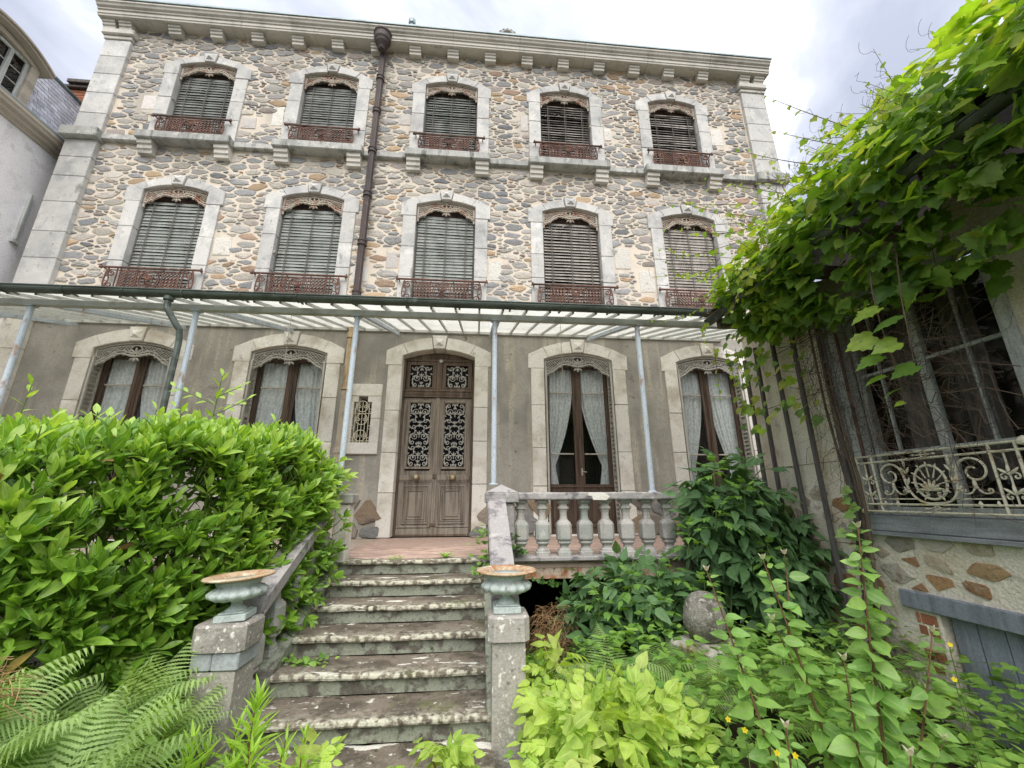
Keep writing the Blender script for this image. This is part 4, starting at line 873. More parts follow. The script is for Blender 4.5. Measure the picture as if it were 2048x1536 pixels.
pillar('tall square lichened stone pillar at the right foot of the steps', .80, 1.065, -4.12, -3.85, -.13, False, -1.05)
pillar('left stone pillar with chamfered cap and blue grey neck band among ferns', -.975, -.665, -4.12, -3.84, -.135, True, -1.05)
def urn(lab, x, y, z, tilt, rz):
    T = Matrix.Translation((x, y, z)) @ Matrix.Rotation(tilt, 4, 'Y') @ Matrix.Rotation(rz, 4, 'Z')
    t = thing('cast_iron_urn', lab, 'urn', (x, y, z), 'cast iron urns on the stair pillars')
    MB().box(-.09, .09, -.09, .09, 0, .04, .005).box(-.075, .075, -.075, .075, .041, .05, .004).build('base', M['urn'], t, T=T)
    MB().lathe([(.066, .05), (.055, .062), (.034, .08), (.03, .095), (.038, .108), (.05, .112)], 20).build('stem', M['urn'], t, T=T, smooth=True)
    fl_ = lambda i, a: 1 + (.13 * abs(math.cos(a * 7)) if i in (1, 2, 3, 4) else 0)
    MB().lathe([(.05, .112), (.115, .12), (.150, .143), (.152, .165), (.128, .185), (.118, .195), (.128, .215), (.135, .232)], 84, flute=fl_).build('bowl', M['urn'], t, T=T, smooth=True)
    MB().lathe([(.135, .23), (.17, .236), (.20, .243), (.206, .250), (.200, .256), (.172, .258), (.140, .254), (.125, .24), (.115, .19), (.05, .165), (0, .165)], 40).build('rim', M['urnrim'], t, T=T, smooth=True)
urn('pale green cast iron urn with rusty rim on the right stair pillar', .925, -3.985, -.128, 0, .0)
urn('tilted pale green urn with rusty rim on the left pillar under the laurel', -.80, -3.98, -.133, -.05, .1)
# stone egg on its block
t = thing('stone_egg', 'rough grey stone egg with moss on its shoulder resting on the block', 'egg', (2.516, -3.55, -.48))
q = MB().lathe([(.02, 0), (.09, .008), (.13, .04), (.16, .10), (.172, .16), (.165, .22), (.14, .29), (.10, .34), (.06, .362), (.045, .366), (.04, .36), (0, .355)], 28)
q.v = [(v[0] * (1 + .12 * mnoise.noise(Vector(v) * 14) + .05 * mnoise.noise(Vector(v) * 34)), v[1] * (1 + .12 * mnoise.noise(Vector(v) * 9 + Vector((3, 0, 0)))), v[2]) for v in q.v]
q.build('egg', M['egg'], t, smooth=True, T=Matrix.Translation((2.516, -3.55, -.48)) @ Matrix.Rotation(.10, 4, 'Y') @ Matrix.Scale(.95, 4))
q = MB().box(-.22, .22, -.20, .20, -.46, 0, .03); o = q.build('mossy_block', M['mossblock'], None, T=T3(2.53, -3.53, -.48, R(28))); o['label'] = 'squared pale stone block with brown moss on top under the egg'; o['category'] = 'block'

# ------------------------------------------------------------------ glass canopy
cn = thing('glass_canopy', 'long lean-to canopy of dirty glass panes on pale blue steel posts', 'canopy', (-.8, -2.4, 0))
YF, ZF, YB, ZB_ = -2.46, 2.845, -.03, 3.565; ang = math.atan2(ZB_ - ZF, YB - YF); ln = math.hypot(ZB_ - ZF, YB - YF); pit = .292; nP = 43; x0 = -7.18
ME_GP = MB().box(.012, pit - .012, 0, ln, -.003, .003).mesh('glass_pane'); ME_RF = MB().box(-.012, .012, 0, ln, -.034, .012).mesh('rafter')
for i in range(nP + 1):
    T = Matrix.Translation((x0 + i * pit, YF, ZF)) @ Matrix.Rotation(ang, 4, 'X')
    place(ME_RF, 'rafter', M['beam'], cn, T)
    if i < nP: place(ME_GP, 'glass_pane', M['canopyglass'], cn, T)
MB().box(x0 - .02, 3.95, -2.385, -2.315, 2.725, 2.80, .006).build('front_beam', M['beam'], cn)
MB().box(x0 - .02, x0 + nP * pit, -.06, -.015, 3.50, 3.55, .004).build('wall_plate', M['beam'], cn)
gt = MB(); cs = [(math.cos(R(180 + 180 * i / 10)), math.sin(R(180 + 180 * i / 10))) for i in range(11)]
gt.sheet([[(x, -2.53 + .062 * c, 2.865 + .062 * s_ - .004 * (i % 2)) for c, s_ in cs] for i, x in enumerate([x0 - .1 + (3.70 - x0 + .1) * k / 24 for k in range(25)])])
gt.tube([(x0 - .1, -2.592, 2.868), (3.70, -2.592, 2.868)], .010, 6).tube([(x0 - .1, -2.468, 2.868), (3.70, -2.468, 2.868)], .006, 4)
gt.add([(3.70, -2.53, 2.865)] + [(3.70, -2.53 + .062 * c, 2.865 + .062 * s_) for c, s_ in cs], [(0, i, i + 1) for i in range(1, 11)])
gt = gt.build('gutter', M['zinc'], cn)
ME_GB = MB().tube([(0, -.066 * math.cos(R(a)), -.066 * math.sin(R(a))) for a in range(0, 181, 20)], .008, 4).box(-.012, .012, .06, .14, -.03, -.018).mesh('gutter_bracket')
for i in range(18): place(ME_GB, 'gutter_bracket', M['zinc'], gt, T3(x0 + .2 + i * .62, -2.53, 2.865))
for i, (px_, zb) in enumerate(((-6.1, .0), (-4.37, .0), (-2.60, .0), (-.765, .65), (.90, .74), (2.72, .655))):
    MB().tube([(px_, -2.35, zb), (px_, -2.35, 2.725)], .030, 12).box(px_ - .05, px_ + .05, -2.395, -2.305, 2.715, 2.7245).lathe([(.05, 0), (.05, .012), (.034, .02)], 12, (px_, -2.35, zb)).build('post', M['steel'], cn)
    T = Matrix.Translation((px_ + .02, YF + .1, ZF - .03)) @ Matrix.Rotation(ang, 4, 'X'); MB().box(-.028, .028, 0, ln - .16, -.07, -.012, .004).build('strut', M['steel'], cn, T=T)
for x in (-2.0, 1.62, -5.6):
    pl = MB().box(x - .13, x + .13, -2.391, -2.386, 2.735, 2.79); [pl.lathe([(.011, -.006), (.011, .006)], 6, (x + d_, -2.393, 2.762)) for d_ in (-.1, -.05, .05, .1)]; pl.build('splice_plate', M['beam'], cn)
dn = [(-2.80, -2.53, 2.81), (-2.80, -2.53, 2.70), (-2.79, -2.53, 2.66), (-2.70, -2.48, 2.50), (-2.665, -2.455, 2.44), (-2.66, -2.44, 2.36)] + [(-2.66, -2.43, 2.3 - .4 * i) for i in range(6)]
MB().tube(dn, .033, 10).lathe([(.05, 0), (.05, .03), (.036, .05)], 10, (-2.80, -2.53, 2.765)).build('downspout', M['zinc'], gt)
for x, z0_, lab in ((-1.70, 2.25, 'thin pull cord with hook hanging before the second window from left'), (1.80, 2.2, 'thin pull cord with hook hanging from the canopy before the fourth window')):
    q = MB().tube([(x, -2.0, 2.93), (x + .005, -2.0, z0_)], .004, 4).tube(spiral(x + .005 + .014, z0_ - .01, .014, .012, R(180), R(420), 9, -2.0), .004, 4)
    o = q.build('pull_cord', M['bar']); o['label'] = lab; o['category'] = 'cord'; o['group'] = 'cords hanging from the canopy'
# ------------------------------------------------------------------ right wing (wall in the plane x = 4, facing left)
TW = Matrix.Translation((4.0, 0, 0)) @ Matrix.Rotation(R(-90), 4, 'Z')       # local u = -y, local y into the wall
wing = thing('garden_outbuilding', 'rendered rubble outbuilding with tall window and plank cellar door under vine', 'outbuilding', (4.0, -5, -1))
def wb(m, name, *boxes, parent=None, **k):
    q = MB()
    for b_ in boxes: q.box(*b_)
    return q.build(name, M[m], parent or wing, T=TW, **k)
WH = [(3.70, 4.98, .45, 2.32), (4.06, 5.2, -1.6, -.20)]
wm = wallgrid(2.50, 9.0, -1.4, 2.62, WH, 0)
wm.add([(2.5, 0, -1.4), (2.5, 0, 2.62), (2.5, 3, 3.4), (2.5, 3, -1.4)], [(0, 1, 2, 3)])
for h in WH: wm.add([(h[0], 0, h[2]), (h[0], .3, h[2]), (h[0], .3, h[3]), (h[0], 0, h[3]), (h[1], 0, h[2]), (h[1], .3, h[2]), (h[1], .3, h[3]), (h[1], 0, h[3])], [(0, 1, 2, 3), (7, 6, 5, 4), (0, 4, 5, 1), (3, 2, 6, 7)])
wm.build('wall', M['wingplaster'], wing, T=TW)
wb('dark', 'inner_wall', (2.7, 8.9, .9, 1.0, -1.4, 2.6), (2.6, 2.7, .05, .9, -1.4, 2.6))
r_ = random.Random(12)
def skip_w(x, z):
    if 3.62 < x < 4.98 and z > .28: return True
    if x > 3.86 and z < -.06: return True
    if x < 3.62 and z > .62: return True
    return r_.random() < .18
ws = rubble(2.52, 5.4, -1.1, .72, .10, .24, .014, 1.5, skip_w, 77)
ws = [(A, c) for A, c in ws if not (max(p[0] for p in c) > 3.88 and min(p[1] for p in c) < -.08)]
lay_stones(ws, -.001, (.003, .009), [(.36, .22, .11), (.31, .17, .085), (.40, .27, .15), (.50, .43, .34), (.38, .34, .29), (.52, .44, .33), (.55, .48, .38), (.47, .42, .36), (.34, .2, .11)], M['wingstone'], wing, 200, 'wall_stone', 14, TW)
wb('sillwood', 'window_sill', (3.66, 5.3, -.045, .10, .335, .455, .006), (3.66, 5.3, -.055, .10, .30, .332, .004))
wb('greypaint', 'lintel', (3.82, 5.4, -.035, .12, -.205, -.085, .006))
for k in range(9):   # brick reveal beside the cellar door
    z = -.30 - k * .078
    for a, b_ in (((3.885, 3.95), (3.954, 4.03)) if k % 2 else ((3.885, 3.915), (3.919, 4.03))): wb('brick', 'brick', (a, b_ - (.03 if k > 1 else 0) * (k % 3 == 1), -.006 + .004 * (k % 3), .10, z, z + .068, .006))
wb('wingplaster', 'door_jamb', (4.034, 4.058, -.01, .16, -1.3, -.21, .006))
door = wb('greypaint', 'cellar_door', (4.09, 5.2, .07, .09, -1.3, -.215, .003))
for k in range(7): wb('greypaint', 'plank', (4.085 + k * .152, 4.085 + k * .152 + .147, .045, .068, -1.32, -.215, .006), parent=door)
# the tall window
wf = wb('oldwhite', 'window', (3.70, 3.775, -.02, .10, .456, 2.32, .004), (4.90, 4.98, -.02, .10, .456, 2.32, .004), (3.775, 4.90, .02, .10, 2.25, 2.32, .004), (3.775, 4.90, .05, .10, .456, .52, .004), (3.79, 3.83, .09, .13, .52, 2.25, .003), (4.305, 4.365, .08, .13, .52, 2.25, .004), (4.85, 4.895, .09, .13, .52, 2.25, .003), (3.83, 4.305, .09, .12, .93, .955), (4.365, 4.85, .09, .12, .93, .955), (3.83, 4.305, .09, .12, 1.6, 1.625), (4.365, 4.85, .09, .12, 1.6, 1.625), (3.99, 4.005, .095, .12, .955, 2.25), (4.62, 4.635, .095, .12, .955, 2.25))
for a, b_ in ((3.83, 4.305), (4.365, 4.85)):
    for z0, z1 in ((.52, .93), (.955, 1.6), (1.625, 2.25)): wb('glass', 'pane', (a, b_, .104, .109, z0, z1), parent=wf)
P = [[(3.98 + .22 * j / 24 + .0, .26 + .02 * math.sin(j * 1.3), 2.2 - 1.5 * i / 10) for j in range(25)] for i in range(11)]
MB().sheet(P).sheet([[(p[0] + .42, p[1], p[2]) for p in r] for r in P]).build('curtain', mat('faded_pink_curtain', (.16, .13, .12), [((.09, .08, .075), 5, .5, .7, O1)], .95), wf, T=TW, smooth=True)
MB().tube([(3.80, -.03, .5), (3.80, -.03, 2.4)], .014, 8).build('bolt_rod', M['rust'], wf, T=TW)
wb('oldwhite', 'corner_board', (3.655, 3.695, -.03, .03, .30, 2.45, .004))
# window guard of the wing
wg = MB(); z0, z1 = .485, .915; yg = -.075
for z in (z1, z1 - .05, z0 + .055, z0): wg.tube([(3.74, yg, z), (4.86, yg, z)], .0085, 6)
wg.lathe([(0, -.02), (.017, -.012), (.02, 0), (.012, .014), (0, .02)], 8, (3.735, yg, z1)).lathe([(0, -.02), (.017, -.012), (.02, 0), (.012, .014), (0, .02)], 8, (3.735, yg, z0)).lathe([(0, -.03), (.03, -.02), (.034, 0), (.02, .02), (0, .03)], 8, (4.87, yg, z1))
for u in (3.765, 3.90, 4.69, 4.825): wg.tube([(u, yg, z0), (u, yg, z1)], .0085, 6)
for u in (3.75, 4.85): wg.tube([(u, yg, z1), (u, .02, z1)], .009, 6).tube([(u, yg, z0), (u, .02, z0)], .009, 6)
cu, cz = 4.30, .70
wg.tube(ring(cu, cz - .005, .105, 28, yg, .118), .0085, 5, closed=True)
for a in range(-60, 241, 30): wg.tube([(cu + .05 * math.cos(R(a)), yg, cz - .02 + .05 * math.sin(R(a))), (cu + .118 * math.cos(R(a)), yg, cz - .005 + .13 * math.sin(R(a)))], .0045, 4); petal(wg, cu + .105 * math.cos(R(a)), cz - .005 + .118 * math.sin(R(a)), R(a), .028, .014, yg - .004, .006)
for a in (90, 62, 118, 35, 145, 10, 170): petal(wg, cu, cz - .065, R(a), .085, .024, yg - .012, .012)
for sg in (-1, 1):
    wg.tube(spiral(cu + sg * .045, cz - .085, .034, .006, R(90), R(90) - sg * 7, 14, yg), .006, 4)
    # big C scroll
    wg.tube(spiral(cu + sg * .275, cz + .055, .098, .020, R(180 if sg > 0 else 0), R(180 if sg > 0 else 0) - sg * 8.5, 30, yg), [.0085 - .00008 * i for i in range(30)], 5)
    wg.tube(bez((cu + sg * .177, cz + .06), (cu + sg * .17, cz - .17), (cu, cz - .15), 10, yg), .008, 5)
    for q, (du, dz, a, l) in enumerate(((.15, .10, 90, .085), (.15, .06, 60, .06), (.15, .06, 120, .06), (.155, -.02, 75, .06), (.155, -.02, 110, .06), (.16, -.08, 60, .06))): petal(wg, cu + sg * du, cz + dz, R(90 + sg * (a - 90)), l, .022, yg - .006, .009)
    wg.tube([(cu + sg * .11, yg, cz - .12), (cu + sg * .38, yg, cz - .12)], .006, 4)
    for sg2 in (-1, 1): wg.tube(bez((cu + sg * .265, cz - .03), (cu + sg * .265 + sg2 * .02, cz - .10), (cu + sg * .265 + sg2 * .07, cz - .085), 7, yg), .006, 4); wg.tube(spiral(cu + sg * .265 + sg2 * .07, cz - .068, .018, .004, R(-90), R(-90) + sg2 * 6, 9, yg), .005, 4)
    petal(wg, cu + sg * .265, cz - .06, R(90), .07, .03, yg - .006, .01); petal(wg, cu + sg * .265, cz - .13, R(-90), .05, .03, yg - .006, .01); petal(wg, cu + sg * .36, cz - .13, R(-90), .04, .022, yg - .006, .01)
    # narrow panels with a fleur de lis
    u = 3.832 if sg < 0 else 4.757
    wg.tube([(u, yg, z0 + .06), (u, yg, z1 - .06)], .005, 4)
    for zz in (cz + .02, cz - .10):
        for a in (90, 40, 140): petal(wg, u, zz, R(a), .07, .022, yg - .006, .01)
        for s2 in (-1, 1): wg.tube(spiral(u + s2 * .03, zz - .01, .022, .004, R(90), R(90) - s2 * 6, 9, yg), .005, 4)
for zz in (z1 - .025, z0 + .027): wg.tube(ring(cu, zz, .020, 12, yg), .005, 4, closed=True); wg.tube([(cu - .07, yg, zz), (cu + .07, yg, zz)], .005, 4); [petal(wg, cu + s_ * .055, zz, R(90 - 90 * s_), .03, .018, yg - .004, .006) for s_ in (-1, 1)]
wg.build('window_guard', M['creamiron'], wing, T=TW)
# roof, gutter, rafter feet
RS = .42
MB().prism([(3.36, 2.60), (7.0, 2.60 + 3.64 * RS), (7.0, 2.56 + 3.64 * RS), (3.36, 2.56)], 2.90, 9.0).build('roof_deck', M['wood'], wing, T=Matrix(((1, 0, 0, 0), (0, -1, 0, 0), (0, 0, 1, 0), (0, 0, 0, 1))))
tl = MB(); tl.sheet([[(u, y, .018 * math.sin(u / .16 * math.pi) ** 2 + z) for u in [-.12 + .24 * i / 8 for i in range(9)]] for y, z in ((0, .02), (.36, 0))]); ME_CT = tl.mesh('roof_tile')
for j in range(5):
    for i in range(20):
        T = Matrix.Translation((3.33 + j * .28, -2.98 - i * .225, 2.605 + j * .28 * RS)) @ Matrix.Rotation(R(-90), 4, 'Z') @ Matrix.Rotation(math.atan(RS), 4, 'X')
        place(ME_CT, 'roof_tile', M['claytile'], wing, T)
q = MB(); q.sheet([[(3.335 + .055 * c, y, 2.545 + .055 * s_) for c, s_ in cs] for y in [-2.92 - .3 * k for k in range(20)]])
q.tube([(3.28, -2.92, 2.548), (3.28, -8.6, 2.548)], .009, 6); q.add([(3.335, -2.92, 2.545)] + [(3.335 + .055 * c, -2.92, 2.545 + .055 * s_) for c, s_ in cs], [(0, i + 1, i) for i in range(1, 11)])
q.build('gutter', M['zinc'], wing)
for k in range(9): MB().box(3.40, 4.0, -3.02 - k * .55, -2.95 - k * .55, 2.44, 2.55, .006).build('rafter_foot', M['wood'], wing)
# upright battens of the old trellis
tr = thing('batten_trellis', 'row of dark upright wooden battens standing against the outbuilding wall', 'trellis', (3.95, -3.1, -1))
for u, zt, zb, d_ in ((2.585, 2.2, -.5, .0), (2.783, 2.3, -.6, .01), (3.09, 2.35, -.7, -.012), (3.345, 2.35, -.75, .006), (3.648, 2.4, -.8, .012)):
    MB().box(u - .021, u + .021, -.085, -.05, zb, zt, .005).build('batten', M['batten'], tr, T=TW @ Matrix.Rotation(d_ * .6, 4, 'Y'))
q = MB(); [q.tube([(2.5, -.045, z), (3.7, -.045, z + .01)], .004, 4) for z in (2.1, 1.55, .9, .2)]; q.build('training_wire', M['rust'], tr, T=TW)

# ------------------------------------------------------------------ left neighbour (wall in the plane x = -7.4, facing right)
TN = Matrix.Translation((-7.56, 0, 0)) @ Matrix.Rotation(R(90), 4, 'Z')      # local u = y, local y into the wall
nb = thing('white_mansard_house', 'white rendered neighbouring house with slate mansard and arched dormer', 'house', (-7.4, -3, -1))
def nbx(m, name, *boxes, parent=None):
    q = MB()
    for b_ in boxes: q.box(*b_)
    return q.build(name, M[m], parent or nb, T=TN)
nbx('whitewall', 'wall', (-2.3, 3, 0, .3, -1.4, 6.98))
pf = [(y, z + .13) for y, z in [(0.02, 6.853), (-.04, 6.853), (-.05, 6.90), (-.10, 6.92), (-.11, 6.98), (-.17, 7.0), (-.18, 7.06), (-.20, 7.07), (-.20, 7.13), (.02, 7.13)]]
MB().sweep(pf[::-1], -2.3, 3).build('cornice', M['neighcornice'], nb, T=TN)
nbx('roofzinc', 'gutter', (-2.3, 3, -.19, -.06, 7.263, 7.325, .02), (-2.3, 3, -.055, .1, 7.263, 7.32))
z0, z1, d0, d1 = 7.325, 8.80, .02, .39
MB().prism([(d0, z0), (d1, z1), (3, z1 + .3), (3, z0)], -2.3, 3).build('mansard_deck', M['dark'], nb, T=TN @ Matrix(((0, 1, 0, 0), (1, 0, 0, 0), (0, 0, 1, 0), (0, 0, 0, 1))))
na = math.atan2(d1 - d0, z1 - z0); ME_SL = MB().box(-.060, .060, -.016, 0, -.010, .105).mesh('slate'); nr = 15
for j in range(nr):
    for i in range(11):
        u = -.60 + i * .130 + (j % 2) * .065; t = j / nr
        if u > .80: continue
        T = TN @ Matrix.Translation((u, d0 + (d1 - d0) * t - .004, z0 + (z1 - z0) * t)) @ Matrix.Rotation(-na - .07, 4, 'X') @ Matrix.Rotation(rng.gauss(0, .008), 4, 'Y')
        place(ME_SL, 'slate', M['slate'], nb, T)
nbx('roofzinc', 'ridge_flashing', (-2.3, 3, .33, .46, 8.785, 8.845, .015))
# dormer
arch = lambda u, r, zf: zf + r * (1 - ((u + 1.205) / .64) ** 2)
dm = MB(); dm.box(-.70, -.565, -.02, .5, 7.33, 8.26, .008).box(-1.845, -1.71, -.02, .5, 7.33, 8.26, .008).box(-1.71, -.70, -.02, .2, 7.33, 7.40, .008)
us = [-1.845 + 1.28 * i / 12 for i in range(13)]
dm.prism([(u, arch(u, .17, 8.262)) for u in us] + [(-.70, 8.262)] + [(-1.205 + q, 8.262 + .08 * (1 - (q / .505) ** 2)) for q in (.3, 0, -.3)] + [(-1.71, 8.262)], -.02, .12)
dm.build('dormer', M['neighcornice'], nb, T=TN)
rf = MB(); us = [-1.93 + 1.45 * i / 16 for i in range(17)]
for y0_, y1_, dz0, dz1 in ((-.16, -.10, .02, .06), (-.10, .8, .02, .07), (-.20, -.06, .065, .10)): rf.prism([(u, arch(u, .17, 8.262) + dz0) for u in us] + [(u, arch(u, .17, 8.262) + dz1) for u in us[::-1]], y0_, y1_)
rf.build('dormer_roof', M['neighcornice'], nb, T=TN)
dw = MB(); frame_box(dw, -1.71, -.70, 7.40, 8.30, .055, .03, .1)
for u in (-.985, -1.425): dw.box(u - .03, u + .03, .02, .1, 7.455, 8.245)
for z in (7.72, 7.98): dw.box(-1.655, -.755, .045, .085, z - .007, z + .007)
dwo = dw.build('dormer_window', M['oldwhite'], nb, T=TN)
for a_, b_ in ((-1.655, -1.455), (-1.395, -1.015), (-.955, -.755)):
    for q0, q1 in ((7.455, 7.713), (7.727, 7.973), (7.987, 8.245)): nbx('skyglass', 'pane', (a_, b_, .06, .065, q0, q1), parent=dwo)
nbx('dark', 'dormer_back', (-1.71, -.70, .25, .3, 7.33, 8.4))
nbx('oldwhite', 'window_frame', (-.06, -.02, -.05, .0, 5.05, 6.0, .005), (-.10, .02, -.06, 0, 4.98, 5.04, .005))
ch = thing('brick_chimney', 'orange brick chimney with projecting crown behind the slate roof', 'chimney', (-8.8, 1.5, 8))
for k in range(20):
    for i in range(5):
        xx = -8.95 + i * .225 + (k % 2) * .11; MB().box(xx, xx + .218, 1.0, 1.1, 8.2 + k * .076, 8.2 + k * .076 + .068, .005).build('brick', M['brick'], ch)
MB().box(-8.95, -7.75, 1.03, 1.9, 8.1, 9.72).build('chimney_core', M['mortar'], ch)
MB().box(-9.0, -7.7, .93, 1.95, 9.725, 9.80, .01).box(-8.8, -7.63, .87, 2.0, 9.803, 9.90, .01).build('crown', M['batten'], ch)
# ------------------------------------------------------------------ vegetation helpers
def blade(n, prof, fold=.18, droop=.12, wav=0.0):
    """leaf along +y of length 1, width profile prof(t), two faces across a midrib"""
    v, f, mid = [], [], []
    for i in range(n + 1):
        t = i / n; wd = prof(t); z = -droop * t * t; zz = z + fold * wd
        a = wav * math.sin(t * 14)
        v += [(-wd, t, zz + a), (0, t, z), (wd, t, zz - a)]; mid += [1 if wd > .02 else .5, 0, 1 if wd > .02 else .5]
    for i in range(n):
        o = 3 * i; f += [(o, o + 1, o + 4), (o, o + 4, o + 3), (o + 1, o + 2, o + 5), (o + 1, o + 5, o + 4)]
    return np.array(v, float), np.array(f, int), np.array(mid, float)
def merge(parts):
    V, F, D = [], [], []; o = 0
    for v, f, d in parts: V.append(v); F.append(f + o); D.append(d); o += len(v)
    return np.vstack(V), np.vstack(F), np.concatenate(D)
def tf_leaf(lf, Mx): v = lf[0] @ np.array(Mx.to_3x3()).T + np.array(Mx.translation); return v, lf[1], lf[2]
def lobed(out, fold=.12, droop=.15):
    """leaf from an outline list (x,y) of the right half from base to tip"""
    pts = out + [(-x, y) for x, y in out[::-1][1:]] if out[-1][0] == 0 else out + [(-x, y) for x, y in out[::-1]]
    v = [(0, .42, -droop * .17)] + [(x, y, fold * abs(x) - droop * y * abs(y) - .10 * x * x) for x, y in pts]
    n = len(pts); f = [(0, 1 + i, 1 + (i + 1) % n) for i in range(n)]
    return np.array(v, float), np.array(f, int), np.array([0] + [0 if abs(p[0]) < 1e-6 else 1 for p in pts], float)
def leafbasis(pos, d, n, sc, wsc=1.0, roll=0.0):
    d = Vector(d).normalized(); n = Vector(n); n = n - d * n.dot(d); n = n.normalized() if n.length > 1e-4 else d.orthogonal().normalized()
    if roll: n = Matrix.Rotation(roll, 3, d) @ n
    x = d.cross(n)
    m = Matrix(((x.x * sc * wsc, d.x * sc, n.x * sc, pos[0]), (x.y * sc * wsc, d.y * sc, n.y * sc, pos[1]), (x.z * sc * wsc, d.z * sc, n.z * sc, pos[2]), (0, 0, 0, 1)))
    return m
def leaf_mesh(name, lf):
    me = bpy.data.meshes.new(name); me.from_pydata([tuple(p) for p in lf[0]], [], [tuple(int(i) for i in q) for q in lf[1]]); me.update()
    a = me.attributes.new('mid', 'FLOAT', 'POINT'); a.data.foreach_set('value', lf[2].astype(np.float32)); me.polygons.foreach_set('use_smooth', [True] * len(me.polygons)); return me
def merged_leaves(name, m, items, parent, seed=0):
    """items: list of (leaf template, matrix): one mesh"""
    r = np.random.RandomState(seed); V, F, D, A = [], [], [], []; o = 0
    by = {}
    for lf, mx in items: by.setdefault(id(lf), (lf, []))[1].append(np.array(mx))
    for lf, ms in by.values():
        ms = np.array(ms); v4 = np.hstack([lf[0], np.ones((len(lf[0]), 1))]); W = np.einsum('mij,nj->mni', ms, v4)[..., :3]; k = len(ms); nv = len(lf[0])
        V.append(W.reshape(-1, 3)); F.append((lf[1][None] + (np.arange(k) * nv)[:, None, None]).reshape(-1, 3) + o); D.append(np.tile(lf[2], k)); A.append(np.repeat(r.rand(k), nv)); o += k * nv
    V, F, D, A = np.vstack(V), np.vstack(F), np.concatenate(D), np.concatenate(A)
    me = bpy.data.meshes.new(name); me.vertices.add(len(V)); me.vertices.foreach_set('co', V.astype(np.float32).ravel()); me.loops.add(F.size); me.loops.foreach_set('vertex_index', F.astype(np.int32).ravel())
    me.polygons.add(len(F)); me.polygons.foreach_set('loop_start', np.arange(0, F.size, 3, dtype=np.int32)); me.update(calc_edges=True); me.polygons.foreach_set('use_smooth', np.ones(len(F), bool))
    for nm, arr in (('mid', D), ('var', A)): a = me.attributes.new(nm, 'FLOAT', 'POINT'); a.data.foreach_set('value', arr.astype(np.float32))
    o = place(me, name, m, parent); o['kind'] = 'stuff'; return o
_Xn, _Un, _fn = np.array(_X), np.array(_U), np.array(_f)
def inview(p):
    d = np.array(p) - np.array(CAMP); z = d @ _fn
    if z < .3: return 0
    u, v = 811.2 * (d @ _Xn) / z, 811.2 * (d @ _Un) / z
    return 1 / z if abs(u) < 1040 and abs(v) < 780 else 0
def foliage(parent, items, m, name, nmax, score=None, seed=0):
    """the leaves that show largest become single leaves, the rest one mass"""
    sc = [((score[i] if score else 1) * inview(mx.translation), i) for i, (lf, mx) in enumerate(items)]; sc.sort(reverse=True); pick = {i for s_, i in sc[:nmax] if s_ > 0}; cache = {}
    rest = []
    for i, (lf, mx) in enumerate(items):
        if i in pick:
            if id(lf) not in cache: cache[id(lf)] = leaf_mesh(name, lf)
            place(cache[id(lf)], name, m, parent, mx)
        else: rest.append((lf, mx))
    if rest: merged_leaves(name + '_mass', m, rest, parent, seed)
def rv(r, s=1.0): return Vector((r.gauss(0, s), r.gauss(0, s), r.gauss(0, s)))
UP = Vector((0, 0, 1))
ell = lambda wd, k=.5: (lambda t: wd * (math.sin(math.pi * t ** k) if 0 < t < 1 else 0) + (.008 if t == 0 else 0))
LAUREL = [blade(7, ell(.165, 1.05), .22, .16), blade(7, ell(.185, 1.0), .15, .05), blade(7, ell(.15, 1.1), .3, .22, .004)]
OVATE = [blade(7, lambda t: .30 * math.sin(math.pi * min(1, t ** .62)) if t < 1 else 0, .18, .15, .010), blade(7, lambda t: .27 * math.sin(math.pi * t ** .7) if t < 1 else 0, .25, .05, .012)]
LANCE = [blade(6, ell(.085, .75), .3, .25), blade(6, ell(.075, .8), .3, .1)]
POINT = blade(6, lambda t: .25 * math.sin(math.pi * t ** .6) * (1 - .25 * t) if t < 1 else 0, .2, .16, .010)
VINE = [lobed([(.02, .02), (.16, -.10), (.36, -.02), (.40, .14), (.50, .20), (.44, .32), (.56, .48), (.40, .50), (.38, .62), (.26, .60), (.22, .78), (.10, .86), (0, 1.02)], .15, .22),
        lobed([(.02, .02), (.14, -.08), (.32, -.06), (.46, .08), (.42, .22), (.56, .34), (.44, .44), (.42, .58), (.28, .62), (.20, .80), (.09, .84), (0, 1.0)], -.08, .30),
        lobed([(.02, .02), (.18, -.08), (.38, .04), (.48, .22), (.40, .30), (.46, .48), (.32, .56), (.22, .74), (.11, .82), (0, 1.0)], .25, .1)]
IVY = [lobed([(.03, .0), (.22, -.08), (.42, .06), (.30, .24), (.40, .44), (.20, .52), (.10, .74), (0, .95)], .1, .12)]
def compound(nl, ln, wd_tpl, spread, size, droop=.25):
    ps = []
    for k in range(nl):
        t = (k + 1) / (nl + .3); y = .25 + .55 * t; z = -droop * y * y
        if k == nl - 1: ps.append(tf_leaf(wd_tpl, leafbasis((0, .82, -droop * .67), (0, 1, -.5), (0, .3, 1), size * 1.1)))
        else:
            for sg in (-1, 1): ps.append(tf_leaf(wd_tpl, leafbasis((0, y, z), (sg * math.sin(spread), math.cos(spread), -.35), (sg * .15, .2, 1), size * (1 - .2 * abs(t - .5)))))
    v = np.array([(-.008, 0, 0), (.008, 0, 0), (.006, .82, -droop * .67), (-.006, .82, -droop * .67)]); ps.append((v, np.array([(0, 1, 2), (0, 2, 3)]), np.zeros(4)))
    return merge(ps)
ELDER = [compound(3, 1, POINT, R(62), .52), compound(4, 1, POINT, R(58), .46, .4), compound(3, 1, POINT, R(70), .56, .15)]
GOLDL = [compound(3, 1, OVATE[0], R(65), .50, .15), compound(4, 1, OVATE[1], R(60), .42, .3), compound(2, 1, OVATE[0], R(60), .6, .2)]
